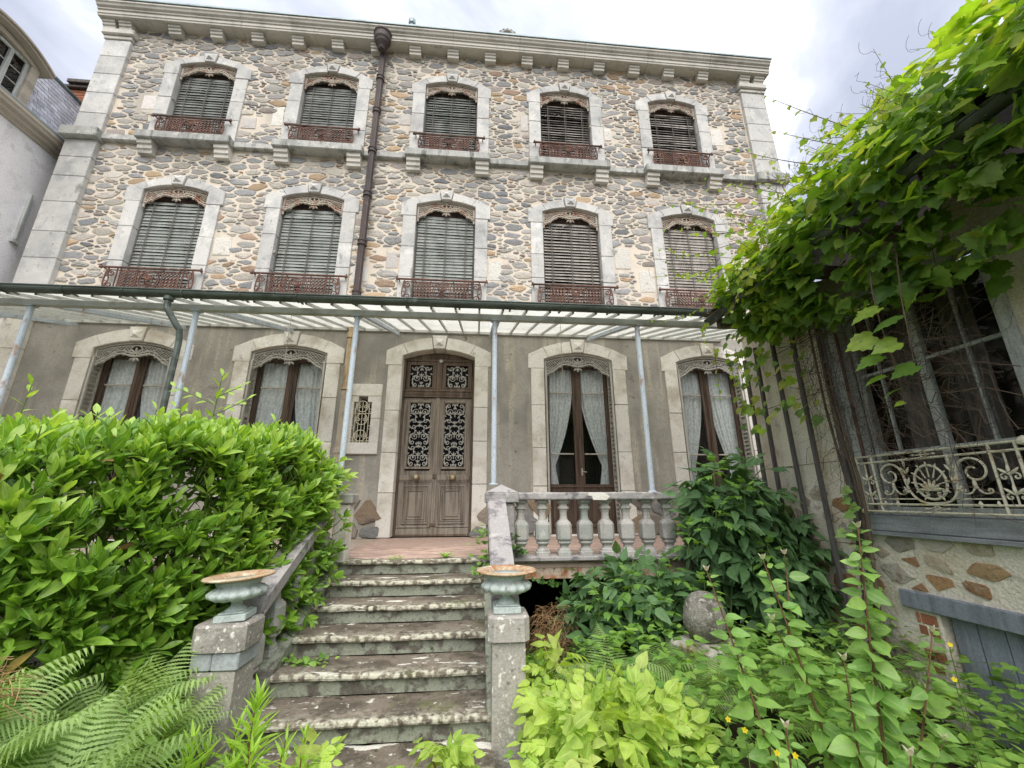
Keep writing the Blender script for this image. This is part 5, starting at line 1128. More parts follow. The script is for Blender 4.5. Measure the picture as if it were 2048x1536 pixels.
def frond(n, seed, arch):
    r = random.Random(seed); ps = []
    def c(t): return Vector((0, t * (1 - .12 * arch * t), arch * (.55 * t - .85 * t * t)))
    for i in range(n):
        t = .10 + .90 * i / n; p = c(t); d = (c(t + .02) - c(t)).normalized(); nn = Vector((1, 0, 0)).cross(d)
        ln = .36 * min(1, (1 - t) * 1.5 + .03) * (1 if t > .25 else .62 + 1.5 * (t - .1)) * r.uniform(.92, 1.06)
        teeth = 9
        for sg in (-1, 1):
            dd = (Vector((sg, 0, 0)) * .93 + d * .42 - nn * .22).normalized(); sd = dd.cross(nn).normalized(); vs = []
            for k in range(teeth + 1):
                q = k / teeth; wv = .0135 * (1 - q ** 2.2) * (1 + .0 * k); zz = nn * (-.06 * q * q)
                vs.append(p + dd * ln * q + sd * wv + zz); vs.append(p + dd * ln * (q + .35 / teeth) + sd * wv * .5 + zz); vs.append(p + dd * ln * (q + .35 / teeth) - sd * wv * .5 + zz); vs.append(p + dd * ln * q - sd * wv + zz)
            f = []
            for k in range(teeth):
                o = 4 * k; f += [(o, o + 1, o + 2), (o, o + 2, o + 3), (o + 1, o + 4, o + 7), (o + 1, o + 7, o + 2)]
            ps.append((np.array(vs), np.array(f), np.ones(len(vs))))
    k = 10; vs = []; f = []
    for i in range(k + 1):
        p = c(i / k); w_ = .007 * (1 - .8 * i / k); vs += [p + Vector((-w_, 0, 0)), p + Vector((w_, 0, 0)), p + Vector((0, 0, -w_))]
        if i: o = 3 * (i - 1); f += [(o, o + 1, o + 4), (o, o + 4, o + 3), (o + 1, o + 2, o + 5), (o + 1, o + 5, o + 4), (o + 2, o, o + 3), (o + 2, o + 3, o + 5)]
    ps.append((np.array(vs), np.array(f), np.zeros(len(vs))))
    return merge(ps)
FROND = [frond(25, 1, .75), frond(27, 2, 1.05), frond(24, 3, .45)]

# ------------------------------------------------------------------ laurel hedge left of the steps
hd = thing('laurel_hedge', 'big glossy bright green laurel hedge filling the left of the garden', 'hedge', (-2.4, -3.6, -1))
r_ = random.Random(21)
def hedge_front(s):      # foot line of the front face from the steps outward to the left
    pts = [(-.88, -2.60), (-.97, -3.40), (-1.27, -3.98), (-1.80, -4.55), (-2.5, -5.0), (-3.6, -5.4)]
    t = s * (len(pts) - 1); i = min(int(t), len(pts) - 2); f = t - i; a, b_ = pts[i], pts[i + 1]
    return Vector((a[0] + (b_[0] - a[0]) * f, a[1] + (b_[1] - a[1]) * f, 0)), Vector((b_[1] - a[1], -(b_[0] - a[0]), 0)).normalized() * -1
def htop(x, y):
    dep = y + 7.0; return .593 + .150 * dep - .13 + .13 * mnoise.noise((x * 2.1, y * 2.1, 4)) + .06 * mnoise.noise((x * 5, y * 5, 1)) - .16 * max(0, (x + 1.35)) ** 1.0
old_items, old_score, young_items, young_score = [], [], [], []; twig = MB()
def shoot(p, d, n, big, sc_, nv=Vector((.3, -.8, .2)), young=False):
    items = young_items if young else old_items; score = young_score if young else old_score
    d = d.normalized(); ln = big * r_.uniform(.5, .9); ph = r_.random() * 6.28; e1 = d.orthogonal().normalized(); e2 = d.cross(e1)
    for k in range(n):
        t = k / max(1, n - 1); a = ph + k * 2.4; o = e1 * math.cos(a) + e2 * math.sin(a); el = .95 - .75 * t
        ld = (o * el + d * (1.05 - .45 * (1 - t)) + Vector((0, 0, .10 - .30 * (1 - t)))).normalized()
        items.append((LAUREL[r_.randrange(3)], leafbasis(p + d * ln * t, ld, d * .9 + UP * .55 + nv * .6 - o * .25, big * r_.uniform(.75, 1.15) * (.65 + .35 * math.sin(math.pi * min(1, .25 + .6 * (1 - t)))), 1.0, r_.gauss(0, .15)))); score.append(sc_)
    twig.tube([p - d * .12, p + d * ln], [.005, .003], 4)
BIG = .142
for _ in range(1450):     # front face
    s = r_.random(); p, nrm = hedge_front(s); t = r_.random(); zt = htop(p.x, p.y); z = -.95 + (zt + .93) * t
    bulge = .26 * math.sin(math.pi * min(1, .12 + t * .93)) + .17 * mnoise.noise((p.x * 2.6, p.y * 2.6, z * 2.6))
    q = p + nrm * bulge * (1 if s > .5 else .35) + Vector((0, 0, z)); d = nrm * (.9 - .5 * t) + UP * (.15 + .8 * t) + rv(r_, .25)
    if mnoise.noise((s * 9, z * 3.3, 5)) < -.30: continue
    shoot(q, d, r_.randint(6, 9), BIG * r_.uniform(.8, 1.2), 1, nrm + UP * .2, r_.random() < t - .45)
for _ in range(1250):     # top
    s = r_.random(); p, nrm = hedge_front(s); back = r_.random() * (2.3 if s > .45 else .9); q = p - nrm * back
    if q.y > -2.5 or q.x > -.66: continue
    q.z = htop(q.x, q.y) + r_.uniform(-.05, .03) - .10 * math.exp(-back / .12); d = UP * 1.0 + nrm * .25 + rv(r_, .28)
    shoot(q, d, r_.randint(6, 9), BIG * r_.uniform(.8, 1.1), .8, young=r_.random() < .72)
for k in range(46):      # sprays leaning over the sloping coping towards the steps
    y = -2.5 - .60 * r_.random() ** 1.3; z = .64 - (-2.5 - y) * .49 + r_.uniform(.06, .34); shoot(Vector((r_.uniform(-.92, -.70), y, z)), Vector((.75, -.35, .35)) + rv(r_, .3), r_.randint(6, 9), BIG * .9, .9, young=r_.random() < .5)
for k in range(70):      # loose shoots standing out of the top
    s = r_.random(); p, nrm = hedge_front(s); q = p - nrm * r_.random() * 1.3
    if q.y > -2.6 or q.x > -.75: continue
    q.z = htop(q.x, q.y); hh = r_.uniform(.10, .26); twig.tube([q - UP * .1, q + UP * hh], [.006, .003], 4)
    for k2 in range(int(hh / .03)): a = k2 * 2.4 + s * 9; o = Vector((math.cos(a), math.sin(a), 0)); young_items.append((LAUREL[k2 % 3], leafbasis(q + UP * (.03 * k2 + .02), o + UP * (.5 + .15 * k2), UP - o * .5 + Vector((0, -.4, 0)), BIG * r_.uniform(.7, 1)))); young_score.append(1)
for _ in range(1100):     # inner leaves
    s = r_.random() ** .8; p, nrm = hedge_front(s); t = r_.random(); q = p - nrm * r_.uniform(.02, .30) + Vector((0, 0, -.9 + (htop(p.x, p.y) + .8) * t)); shoot(q, nrm + UP * .4 + rv(r_, .5), 6, BIG, .05)
for (x, y, z0_, h) in ((-1.80, -3.0, 1.05, .70), (-2.25, -3.1, 1.05, .34), (-3.25, -3.2, 1.15, .42), (-3.75, -3.3, 1.15, .42), (-1.25, -3.0, .95, .36), (-.80, -2.9, .80, .22)):   # tall shoots above the crown
    n = int(h / .055); twig.tube([(x, y, z0_ - .2), (x + .03, y, z0_ + h)], [.008, .004], 5); ph = r_.random() * 6
    for k in range(n):
        a = ph + 2.4 * k; zz = z0_ + h * (k + 1) / n; o = Vector((math.cos(a), math.sin(a), 0)); young_items.append((LAUREL[k % 3], leafbasis((x + .03 * k / n, y, zz), o * (1 - .6 * k / n) + UP * (.35 + .8 * k / n), UP - o * .3, .115, 1.1))); young_score.append(1.2)
    if h > .6:
        for a, zz, L_ in ((.4, .30, .36), (2.9, .42, .34), (.1, .48, .25), (3.4, .25, .3)):
            b0 = Vector((x, y, z0_ + zz)); dv = Vector((math.cos(a), -.2, .42)); twig.tube([b0, b0 + dv * L_], [.005, .003], 4)
            for k in range(6):
                pp = b0 + dv * L_ * (k + 1) / 6; sd = 1 if k % 2 else -1; young_items.append((LAUREL[k % 3], leafbasis(pp, dv + Vector((0, sd * .4, sd * .7)), UP + Vector((0, -1, 0)), .095, 1.15))); young_score.append(1.2)
twig.build('twig', M['stem'], hd)
foliage(hd, old_items, M['laurel'], 'leaf', 170, old_score, 1); dead = [old_items[i] for i in range(5, len(old_items), 150)] + [young_items[i] for i in range(5, len(young_items), 260)]
foliage(hd, [(lf, mx @ Matrix.Translation((0, .1, .12))) for lf, mx in dead], M['deadleaf'], 'withered_leaf', 120, None, 6); foliage(hd, young_items, M['laurelyoungtoplit'], 'young_leaf', 130, young_score, 2)
# laurel sprays hanging through the stair balustrade
lb = thing('laurel_spray', 'laurel and ivy sprays pushing through the left stair balustrade', 'shrub', (-.6, -3.1, -.3))
old_items, old_score = [], []; twig = MB()
for p, d in (((-.68, -3.0, .03), (.7, -.3, .2)), ((-.64, -3.15, -.18), (.9, -.4, -.2)), ((-.66, -2.75, .15), (.8, -.3, .3)), ((-.62, -2.6, .30), (.7, -.3, .4)), ((-.66, -3.35, -.10), (.7, -.5, .3)), ((-.60, -2.72, .40), (.6, -.5, .5)), ((-.62, -3.3, -.28), (.8, -.6, -.3)), ((-.60, -2.9, -.08), (.8, -.3, .1)), ((-.66, -3.55, -.25), (.6, -.8, .2))):
    shoot(Vector(p), Vector(d), 9, .105, 1)
twig.build('twig', M['stem'], lb); foliage(lb, old_items, M['laurel'], 'leaf', 120, old_score, 2)

# ------------------------------------------------------------------ vine over the outbuilding eaves
vn = thing('grape_vine', 'dense grape vine cascading over the outbuilding eaves with yellow green tips', 'vine', (3.5, -4, -1))
r_ = random.Random(5); old, so, yng, sy_ = [], [], [], []; stems = MB()
def vleaf(p, d, n, sc, young, s_):
    (yng if young else old).append((VINE[r_.randrange(3)], leafbasis(p, d, n, sc, r_.uniform(.9, 1.1), r_.gauss(0, .25)))); (sy_ if young else so).append(s_)
def vsurf(y, s):
    """s: 0 hanging hem, .45 gutter edge, 1 up on the roof; y along the eave"""
    k = min(1, max(0, (-2.75 - y) / 2.0)); hem = 2.36 - .44 * k + .10 * mnoise.noise((y * 2.3, 1, 0)); top = 2.84 + .44 * k + .12 * mnoise.noise((y * 1.4, 7, 0))
    if s < .5: f = s / .5; return Vector((3.66 - .30 * math.sin(f * 1.5) - .08 * k, y, hem + (2.62 - hem) * f)), Vector((-1, 0, .25 + .5 * f))
    f = (s - .5) / .5; return Vector((3.30 + .85 * f ** 1.3 - .06 * k, y, 2.62 + (top + .10 * f - 2.62) * math.sin(f * 1.57))), Vector((-.8 + .5 * f, 0, 1))
for _ in range(3000):
    y = -3.22 - 3.1 * r_.random() ** .95; s = r_.random(); p, n = vsurf(y, s); dens = mnoise.noise((y * 2.2, s * 4.5, 3))
    if dens < -.30: continue
    dep = r_.random() ** 2 * .24; k = r_.random()
    p = p + n.normalized() * (.02 + .10 * mnoise.noise((y * 3, s * 6, 9)) - dep) + rv(r_, .025)
    d = Vector((-.5, r_.gauss(0, .8), -.70 + .35 * s)) + rv(r_, .5)
    vleaf(p, d, n + Vector((-.2, -.15, .55)) + rv(r_, .8), r_.uniform(.06, .15), dep < .09 and r_.random() < (.30 if y > -3.9 else .10), 1 - 2.5 * dep)
for _ in range(620):      # pale young leaves at the surface, mostly on the upper edge
    y = -3.0 - 3.1 * r_.random(); s = .25 + .75 * r_.random() ** .55; p, n = vsurf(y, s); p = p + n.normalized() * r_.uniform(.12, .24)
    vleaf(p, Vector((-.6, r_.gauss(0, .6), -.3)) + rv(r_, .3), n + rv(r_, .35) + UP * .3, r_.uniform(.06, .13), True, 1.1)
def strand(p0, p1, sag, n, young=True, sc=.055, r0=.0035):
    p0, p1 = Vector(p0), Vector(p1); pts = [p0.lerp(p1, t) + Vector((0, 0, -sag * 4 * t * (1 - t))) for t in [i / 14 for i in range(15)]]
    stems.tube(pts, [r0 * (1 - .6 * i / 14) for i in range(15)], 4)
    for k in range(n):
        t = (k + .6) / n; i = int(t * 14); q = pts[i]; s1 = sc * (1.25 - .75 * t) * r_.uniform(.8, 1.2); vleaf(q + rv(r_, .01), Vector((r_.gauss(-.2, .5), r_.gauss(0, .5), -.8)), Vector((-.5, -.5, .6)) + rv(r_, .4), s1, young, 1.2)
        if r_.random() < .55: a = r_.random() * 6; stems.tube([q] + [q + Vector((-.04 - .05 * j / 6, .03 * math.cos(a + j * .7), .03 * math.sin(a + j * .7) + .01 * j)) for j in range(1, 7)], .0012, 3)
for a, b_, sg, n in (((3.2, -3.0, 2.65), (2.62, -2.95, 2.50), .03, 7), ((3.15, -3.3, 2.85), (2.75, -3.1, 3.10), .02, 8), ((3.15, -3.6, 2.98), (2.62, -3.3, 3.22), .03, 9), ((3.1, -3.9, 3.0), (2.55, -3.55, 3.28), .03, 9), ((3.15, -4.1, 3.02), (2.6, -3.9, 3.3), .02, 9), ((3.2, -4.4, 3.02), (2.7, -4.1, 3.42), .02, 8), ((3.2, -4.7, 3.02), (2.75, -4.45, 3.40), .02, 8), ((3.2, -3.4, 2.9), (2.95, -2.9, 3.1), .0, 6), ((3.2, -4.9, 3.0), (3.0, -4.6, 3.45), .01, 6),
                     ((3.2, -5.0, 3.05), (2.85, -4.75, 3.62), .01, 7), ((3.25, -4.55, 3.05), (2.75, -4.0, 3.36), .0, 8), ((3.2, -3.8, 2.98), (2.72, -3.2, 3.12), .02, 9), ((3.2, -3.5, 2.9), (2.6, -3.15, 2.95), .03, 9), ((3.2, -4.25, 3.05), (2.52, -3.75, 3.42), .02, 9), ((3.25, -4.0, 3.05), (2.8, -3.45, 3.38), .0, 7),
                     ((3.15, -3.2, 2.4), (2.90, -3.4, 2.05), -.05, 6), ((3.1, -4.2, 2.5), (2.62, -4.3, 2.35), .05, 7), ((3.0, -4.4, 2.75), (2.55, -4.35, 2.62), .03, 7), ((3.1, -4.0, 2.5), (2.8, -4.05, 2.05), -.04, 6), ((3.3, -3.0, 2.2), (3.25, -3.05, 1.55), 0, 8), ((3.4, -3.2, 2.1), (3.5, -3.2, 1.45), .0, 8), ((3.5, -2.9, 2.2), (3.6, -2.9, 1.5), 0, 8)): strand(a, b_, sg, n)
for k in range(130):       # left hem: leaves trailing down over the battens
    y = -2.75 - .9 * r_.random(); z = 2.42 - 1.15 * r_.random() ** 1.5; vleaf(Vector((3.72 + r_.uniform(-.2, .15), y, z)), Vector((-.5, r_.gauss(0, .5), -.8)), Vector((-1, -.3, .6)) + rv(r_, .3), r_.uniform(.06, .11), r_.random() < .35, 1)
for p, sc_ in (((3.3, -4.72, 1.62), .17), ((3.3, -4.74, 1.47), .16), ((3.32, -4.72, 1.34), .13), ((3.35, -4.88, 1.36), .14), ((3.3, -4.86, 1.52), .15), ((3.3, -4.9, 1.68), .16), ((3.32, -4.78, 1.24), .10), ((3.3, -4.8, 1.78), .17), ((3.35, -4.76, 1.16), .06)):
    vleaf(Vector(p), Vector((-.75, .5, -.30)), Vector((-.35, -.5, .8)), sc_, False, 3)
for k in range(46):       # thin shoots and curling tendrils against the sky
    y = -3.2 - 2.2 * r_.random(); p, n = vsurf(y, .55 + .45 * r_.random()); a = Vector((-.75 + r_.gauss(0, .25), .35 + r_.gauss(0, .35), .55 + r_.gauss(0, .25))).normalized(); L_ = r_.uniform(.18, .45)
    strand(p + n.normalized() * .08, p + n.normalized() * .08 + a * L_, r_.uniform(-.03, .04), r_.randint(4, 7), True, .05, .0025)
for k in range(120):       # bare tangled stems in front of the window
    u = r_.uniform(3.55, 4.85); zt = r_.uniform(1.6, 2.35); zb = zt - r_.uniform(.5, 1.5); d_ = r_.uniform(-.4, -.05); pts = []
    for i in range(15):
        t = i / 14; pts.append((4.0 + d_ * (1 - .3 * t), -(u + .35 * (t - .5) * r_.choice((-1, 1)) + .06 * math.sin(t * 7 + k)), zt + (zb - zt) * t + .05 * math.sin(t * 9 + k * 2)))
    stems.tube(pts, r_.uniform(.0009, .0026), 3)
for k in range(16):
    y0_ = -3.2 - 1.6 * r_.random(); z = r_.uniform(1.0, 2.3); stems.tube([(3.75 + .1 * math.sin(i), y0_ - .11 * i, z + r_.uniform(-.05, .05) - .02 * i) for i in range(8)], .003, 4)
for y, x in ((-3.70, 3.9), (-3.78, 3.86), (-3.6, 3.92)): stems.tube([(x + .02 * math.sin(i * 1.3 + y), y + .03 * math.sin(i * .9), -.9 + i * .33) for i in range(11)], [.016 - .0008 * i for i in range(11)], 6)
stems.tube([(3.45, -4.70, 2.2), (3.36, -4.74, 1.95), (3.33, -4.76, 1.7), (3.33, -4.78, 1.4), (3.35, -4.77, 1.15)], [.006, .005, .004, .003, .002], 5)
stems.tube([(3.42, -4.9, 2.15), (3.36, -4.9, 1.8), (3.36, -4.87, 1.4)], [.005, .004, .002], 5)
stems.build('vine_stem', M['twig'], vn)
for k in range(26):       # clusters of dead dry leaves on the battens
    pass
foliage(vn, old, M['vine'], 'leaf', 230, so, 3); foliage(vn, yng, M['vineyoung'], 'young_leaf', 190, sy_, 4)

# ------------------------------------------------------------------ shrubs
def bush(name, label, cat, base, centre, rad, n, tpl, m, size, seed, nmax, stems_m, nst=6, group=None, droop=.3, keep=None):
    t = thing(name, label, cat, base, group); r = random.Random(seed); it = []; sc_ = []; s = MB(); c = Vector(centre)
    for k in range(nst): a = r.random() * 6.28; e_ = c + Vector((rad[0] * .6 * math.cos(a), rad[1] * .6 * math.sin(a), rad[2] * r.uniform(-.1, .7))); b0 = Vector(base) + Vector((.06 * math.cos(a), .06 * math.sin(a), 0)); s.tube([b0.lerp(e_, i / 6) + Vector((0, 0, .12 * math.sin(i / 6 * 3.14))) for i in range(7)], [.011 - .0012 * i for i in range(7)], 5)
    s.build('stem', stems_m, t, kind='stuff')
    for k in range(n):
        q = rv(r); q = q.normalized() * (r.random() ** .38); p = Vector((c.x + q.x * rad[0], c.y + q.y * rad[1], c.z + q.z * rad[2])); f = 1 + .22 * mnoise.noise(p * 3.1 + Vector((seed, 0, 0))); p = c + (p - c) * f
        if keep and not keep(p): continue
        if p.z < gz(p.x, p.y) + .03: continue
        o = Vector((q.x / rad[0], q.y / rad[1], q.z / rad[2] * .6 + .25)).normalized(); d = (o * .75 + Vector((0, 0, -droop)) + rv(r, .42)).normalized()
        it.append((tpl[r.randrange(len(tpl))], leafbasis(p, d, UP * .9 + o * .5 + Vector((0, -.25, 0)) + rv(r, .42), size * r.uniform(.7, 1.2)))); sc_.append(max(.05, (q.length - .5) * (1.2 - q.y)))
    foliage(t, it, m, 'leaf', nmax, sc_, seed); return t, it
bush('elder_shrub', 'tall dark green elder shrub rising in front of the balustrade end', 'shrub', (3.0, -2.95, -1), (3.40, -2.85, .26), (.44, .30, .66), 430, ELDER, M['elder'], .30, 31, 200, M['stem'])
bush('elder_shrub', 'lower dark green elder shrub spreading under the rusty girder', 'shrub', (2.1, -2.85, -1), (2.25, -2.85, -.50), (.58, .32, .42), 420, ELDER, M['elder'], .28, 32, 150, M['stem'])
q, _ = bush('elder_shrub', 'dark elder shrub with drooping leaves against the outbuilding battens', 'shrub', (3.6, -3.15, -1), (3.68, -3.0, -.20), (.26, .24, .60), 200, ELDER, M['elder'], .26, 33, 110, M['stem'])
et = thing('elder_shoots', 'pale fresh elder shoots tipping the dark shrubs beside the terrace', 'shoots', (2.6, -3.2, -.3)); r_ = random.Random(8); it = []; s = MB()
for p in ((2.95, -3.28, .92), (2.62, -3.28, .35), (2.05, -3.25, -.02), (1.78, -3.22, -.20), (2.3, -3.3, -.25), (2.45, -3.2, .05), (3.2, -3.3, .70), (2.7, -3.3, -.10), (2.0, -3.3, -.3), (3.3, -3.35, .2), (2.9, -3.3, .55)):
    MB().tube([Vector(p) - Vector((0, -.05, .25)), p], [.006, .003], 5).build('stem', M['stem'], et)
    for k in range(8): a = k * 2.4 + p[0] * 9; o = Vector((math.cos(a), math.sin(a), 0)); it.append((ELDER[k % 3], leafbasis(Vector(p) - UP * .02 * k, o * (.4 + .08 * k) + UP * (.9 - .15 * k), UP - o * .3, .10 + .012 * k)))
foliage(et, it, M['eldertip'], 'leaf', 88, None, 9)
bush('golden_shrub', 'low chartreuse yellow leaved shrub spilling across the front right of the steps', 'shrub', (1.35, -4.85, -1), (1.40, -4.72, -.66), (.40, .38, .32), 800, GOLDL, M['gold'], .145, 41, 300, M['stemred'], droop=.25)
bush('golden_shrub', 'small yellow green plant tucked behind the right stair pillar', 'shrub', (1.2, -4.0, -1), (1.22, -4.05, -.58), (.16, .16, .26), 120, GOLDL, M['gold'], .15, 42, 60, M['stemred'], 4)
bush('golden_shrub', 'small golden seedling at the bottom of the steps near the right pillar', 'shrub', (.60, -4.55, -1), (.56, -4.55, -.68), (.15, .12, .12), 60, GOLDL, M['gold'], .13, 43, 60, M['stemred'], 3)
bush('golden_shrub', 'golden green seedling below the steps among the lance leaved weeds', 'shrub', (-.08, -4.7, -1), (-.05, -4.68, -.68), (.20, .14, .12), 60, GOLDL, M['gold'], .13, 44, 60, M['stemred'], 3)

bush('bramble_bush', 'mid green rounded leaved bramble growing between the ferns at lower left', 'bramble', (-1.0, -4.85, -1), (-.95, -4.75, -.62), (.40, .30, .30), 150, OVATE, M['sallow'], .085, 46, 110, M['stem'], 4)
# ------------------------------------------------------------------ sallow saplings
r_ = random.Random(17)
def sapling(label, base, top, n, sz, side=()):
    t = thing('sallow_sapling', label, 'sapling', base, 'young sallow saplings in front of the outbuilding'); s = MB(); it = []
    def axis(b0, b1, n, sz, r0):
        b0, b1 = Vector(b0), Vector(b1); mid = (b0 + b1) / 2 + Vector((r_.gauss(0, .02), r_.gauss(0, .02), 0)); pts = [(b0 * (1 - t_) ** 2 + mid * 2 * t_ * (1 - t_) + b1 * t_ * t_) for t_ in [i / 10 for i in range(11)]]
        s.tube(pts, [r0 * (1 - .75 * i / 10) for i in range(11)], 6)
        for k in range(n):
            t_ = .12 + .88 * (k + .5) / n; i0 = min(9, int(t_ * 10)); p = pts[i0].lerp(pts[i0 + 1], t_ * 10 - i0); a = k * 2.4 + r_.gauss(0, .3); o = Vector((math.cos(a), math.sin(a), 0)); f = 1 - max(0, t_ - .75) * 2.6
            it.append((OVATE[k % 2], leafbasis(p + o * .008, o + UP * (-.22 + 1.0 * max(0, t_ - .6)) + rv(r_, .18), UP * .75 + Vector((-.1, -.65, 0)) + rv(r_, .3), sz * .78 * max(.3, f) * r_.uniform(.8, 1.15))))
        for k in range(3): a = k * 2.1; tips.append((OVATE[0], leafbasis(pts[10], Vector((math.cos(a) * .5, math.sin(a) * .5, 1)), Vector((math.cos(a), math.sin(a), .2)) * -1, sz * .26)))
    tips = []; axis(base, top, n, sz, .009)
    for a, b_, k in side: axis(a, b_, k, sz * .9, .005)
    s.build('stem', M['stemred'], t); foliage(t, it, M['sallow'], 'leaf', 110, None, 3); foliage(t, tips, M['pinkbud'], 'tip_leaf', 20)
sapling('tallest straight sallow sapling with large oval leaves before the window corner', (2.28, -5.2, -1.0), (2.43, -5.2, .46), 88, .14)
sapling('sallow sapling leaning left with two pale shoot tips beside the stone egg', (2.22, -5.15, -1.0), (2.02, -5.1, .32), 57, .13, (((2.08, -5.1, .0), (2.13, -5.1, .34), 8), ((2.12, -5.12, -.2), (1.95, -5.2, .1), 8)))
sapling('sallow sapling with pinkish tip leaning over the mossy block', (2.0, -5.2, -1.0), (1.80, -5.0, .26), 57, .125)
sapling('sallow sapling reaching right across the grey cellar door', (2.3, -5.1, -1.0), (2.72, -5.15, .02), 51, .135, (((2.45, -5.12, -.6), (2.6, -5.2, -.35), 6),))
sapling('short sallow sapling in the middle of the right undergrowth', (2.15, -5.25, -1.0), (2.15, -5.3, -.02), 57, .13)
sapling('low sallow sapling near the yellow flowers at the bottom right', (1.85, -5.3, -1.0), (1.80, -5.4, -.18), 51, .115)
sapling('low broad sallow sapling at the bottom edge right of the golden shrub', (2.05, -5.45, -1.0), (2.1, -5.55, -.2), 57, .12)

# ------------------------------------------------------------------ ferns
def fern(label, base, n, L_, seed, spread=(0, 6.28), lean=.8):
    t = thing('fern', label, 'fern', base, 'ferns in the overgrown garden'); r = random.Random(seed); c = {}
    for k in range(n):
        a = spread[0] + (spread[1] - spread[0]) * (k + r.random() * .7) / n; el = r.uniform(.35, 1.15) * lean; h = Vector((math.cos(a), math.sin(a), 0)); d = h * 1.0 + UP * el * 1.3
        j = r.randrange(3)
        if j not in c: c[j] = leaf_mesh('frond', FROND[j])
        place(c[j], 'frond', M['fern'], t, leafbasis(base, d, UP - h * .2, L_ * r.uniform(.75, 1.1), 1.0, r.gauss(0, .25)))
fern('big pale fern arching at the left edge of the photo', (-1.10, -5.05, -.55), 22, .56, 1, lean=1.35)
fern('fern with long fronds in front of the laurel at far left', (-1.50, -4.80, -.50), 20, .58, 2, lean=1.4)
fern('fern with upright fronds growing beneath the left urn', (-1.05, -4.45, -.90), 18, .60, 3, lean=1.7)
fern('fern leaning over the shaft of the left pillar', (-.74, -4.72, -.98), 15, .62, 4, lean=1.5)
fern('fern at the bottom left corner below the arching fern', (-.78, -5.15, -.62), 18, .62, 5, lean=1.4)
fern('fern between the left pillar and the bottom edge', (-.45, -4.95, -.95), 14, .58, 6, lean=1.5)
fern('broad fern in the middle of the lower left fern bank', (-1.0, -4.75, -.72), 22, .58, 13, lean=1.4)
fern('fern with upright fronds in front of the left pillar shaft', (-.92, -4.40, -.80), 14, .52, 15, lean=1.7)
fern('fern at far left beneath the dead flower heads', (-1.30, -4.95, -.45), 18, .50, 16, lean=1.3)
fern('tall upright fern reaching up to the cap of the left pillar', (-1.12, -4.35, -.68), 14, .66, 17, lean=2.0)
fern('arching fern crossing the front face of the left pillar', (-.86, -4.42, -.74), 13, .52, 18, lean=1.9)
fern('low fern filling the bottom edge under the left pillar', (-.62, -5.3, -.80), 14, .55, 14, lean=1.4)
fern('fern spreading in front of the dark opening behind the golden shrub', (1.70, -3.85, -.72), 15, .60, 7)
fern('fern growing right beneath the mossy block with the stone egg', (2.15, -3.95, -.72), 14, .60, 8)
fern('fern behind the stone egg beside the elder', (3.05, -3.45, -.9), 11, .66, 9)
fern('fern among the sallow saplings before the brick jamb', (3.0, -4.1, -.9), 11, .62, 10)
fern('fern low in front of the golden shrub at right', (1.75, -4.75, -.9), 10, .5, 11)
fern('fern at the foot of the outbuilding window vine stems', (3.45, -3.7, -.85), 9, .6, 12)

# ------------------------------------------------------------------ lance leaved weeds on the lower steps
r_ = random.Random(29)
def lanceweed(label, base, h, lean, n, sz):
    t = thing('lance_leaved_weed', label, 'weed', base, 'lance leaved weeds at the foot of the steps'); s = MB(); it = []; b0 = Vector(base); b1 = b0 + Vector((lean[0], lean[1], h)); s.tube([b0.lerp(b1, i / 6) + Vector((.01 * math.sin(i), 0, 0)) for i in range(7)], [.005 - .0004 * i for i in range(7)], 5)
    for k in range(n):
        t_ = .15 + .85 * k / n; a = 2.4 * k; o = Vector((math.cos(a), math.sin(a), 0)); it.append((LANCE[k % 2], leafbasis(b0.lerp(b1, t_), o * (1.1 - .85 * t_ ** 3) + UP * (.25 + .9 * t_ ** 2), UP - o * .3, sz * (1.1 - .5 * t_ ** 2) * r_.uniform(.8, 1.15))))
    s.build('stem', M['stemred'], t); foliage(t, it, M['lance'], 'leaf', 60)
lanceweed('tallest lance leaved weed standing before the lower left steps', (-.40, -4.45, -1.0), .62, (.02, -.02), 57, .17)
lanceweed('lance leaved weed right of the tallest one before the steps', (-.22, -4.55, -1.0), .48, (.04, -.02), 28, .155)
lanceweed('bushy lance leaved weed at the base of the left pillar', (-.52, -4.65, -1.0), .36, (-.03, -.02), 57, .15)
lanceweed('low lance leaved weed spreading along the bottom edge', (-.35, -4.85, -1.0), .30, (.05, -.05), 57, .15)
lanceweed('upright lance leaved weed just in front of the left pillar shaft', (-.60, -4.62, -.9), .42, (.03, -.02), 57, .15)
lanceweed('lance leaved weed at the bottom edge beneath the steps', (-.15, -4.8, -.95), .36, (.03, -.02), 51, .15)
lanceweed('lance leaved weed in the lower left corner of the steps', (-.48, -4.5, -.95), .30, (.05, -.02), 51, .16)
lanceweed('tall lance leaved weed hiding the lower shaft of the left pillar', (-.80, -4.50, -.9), .52, (.03, -.02), 40, .15)
lanceweed('lance leaved weed between the pillar and the second step', (-.55, -4.35, -.95), .42, (.05, -.02), 34, .15)
lanceweed('pale lance leaved weed at the middle of the bottom edge', (-.28, -4.72, -.9), .42, (.02, -.02), 36, .14)
lanceweed('lance leaved weed with curved top left of the seedlings', (-.66, -4.42, -.9), .30, (.06, -.02), 30, .16)
lanceweed('lance leaved weed rising over the left end of the lower steps', (-.46, -4.38, -.9), .50, (.06, -.02), 38, .15)
lanceweed('slim lance leaved weed between the seedlings below the steps', (-.10, -4.58, -.9), .40, (.02, -.02), 32, .14)
lanceweed('short lance leaved weed beneath the ferns at lower left', (-.68, -4.75, -1.0), .34, (.0, -.05), 26, .15)

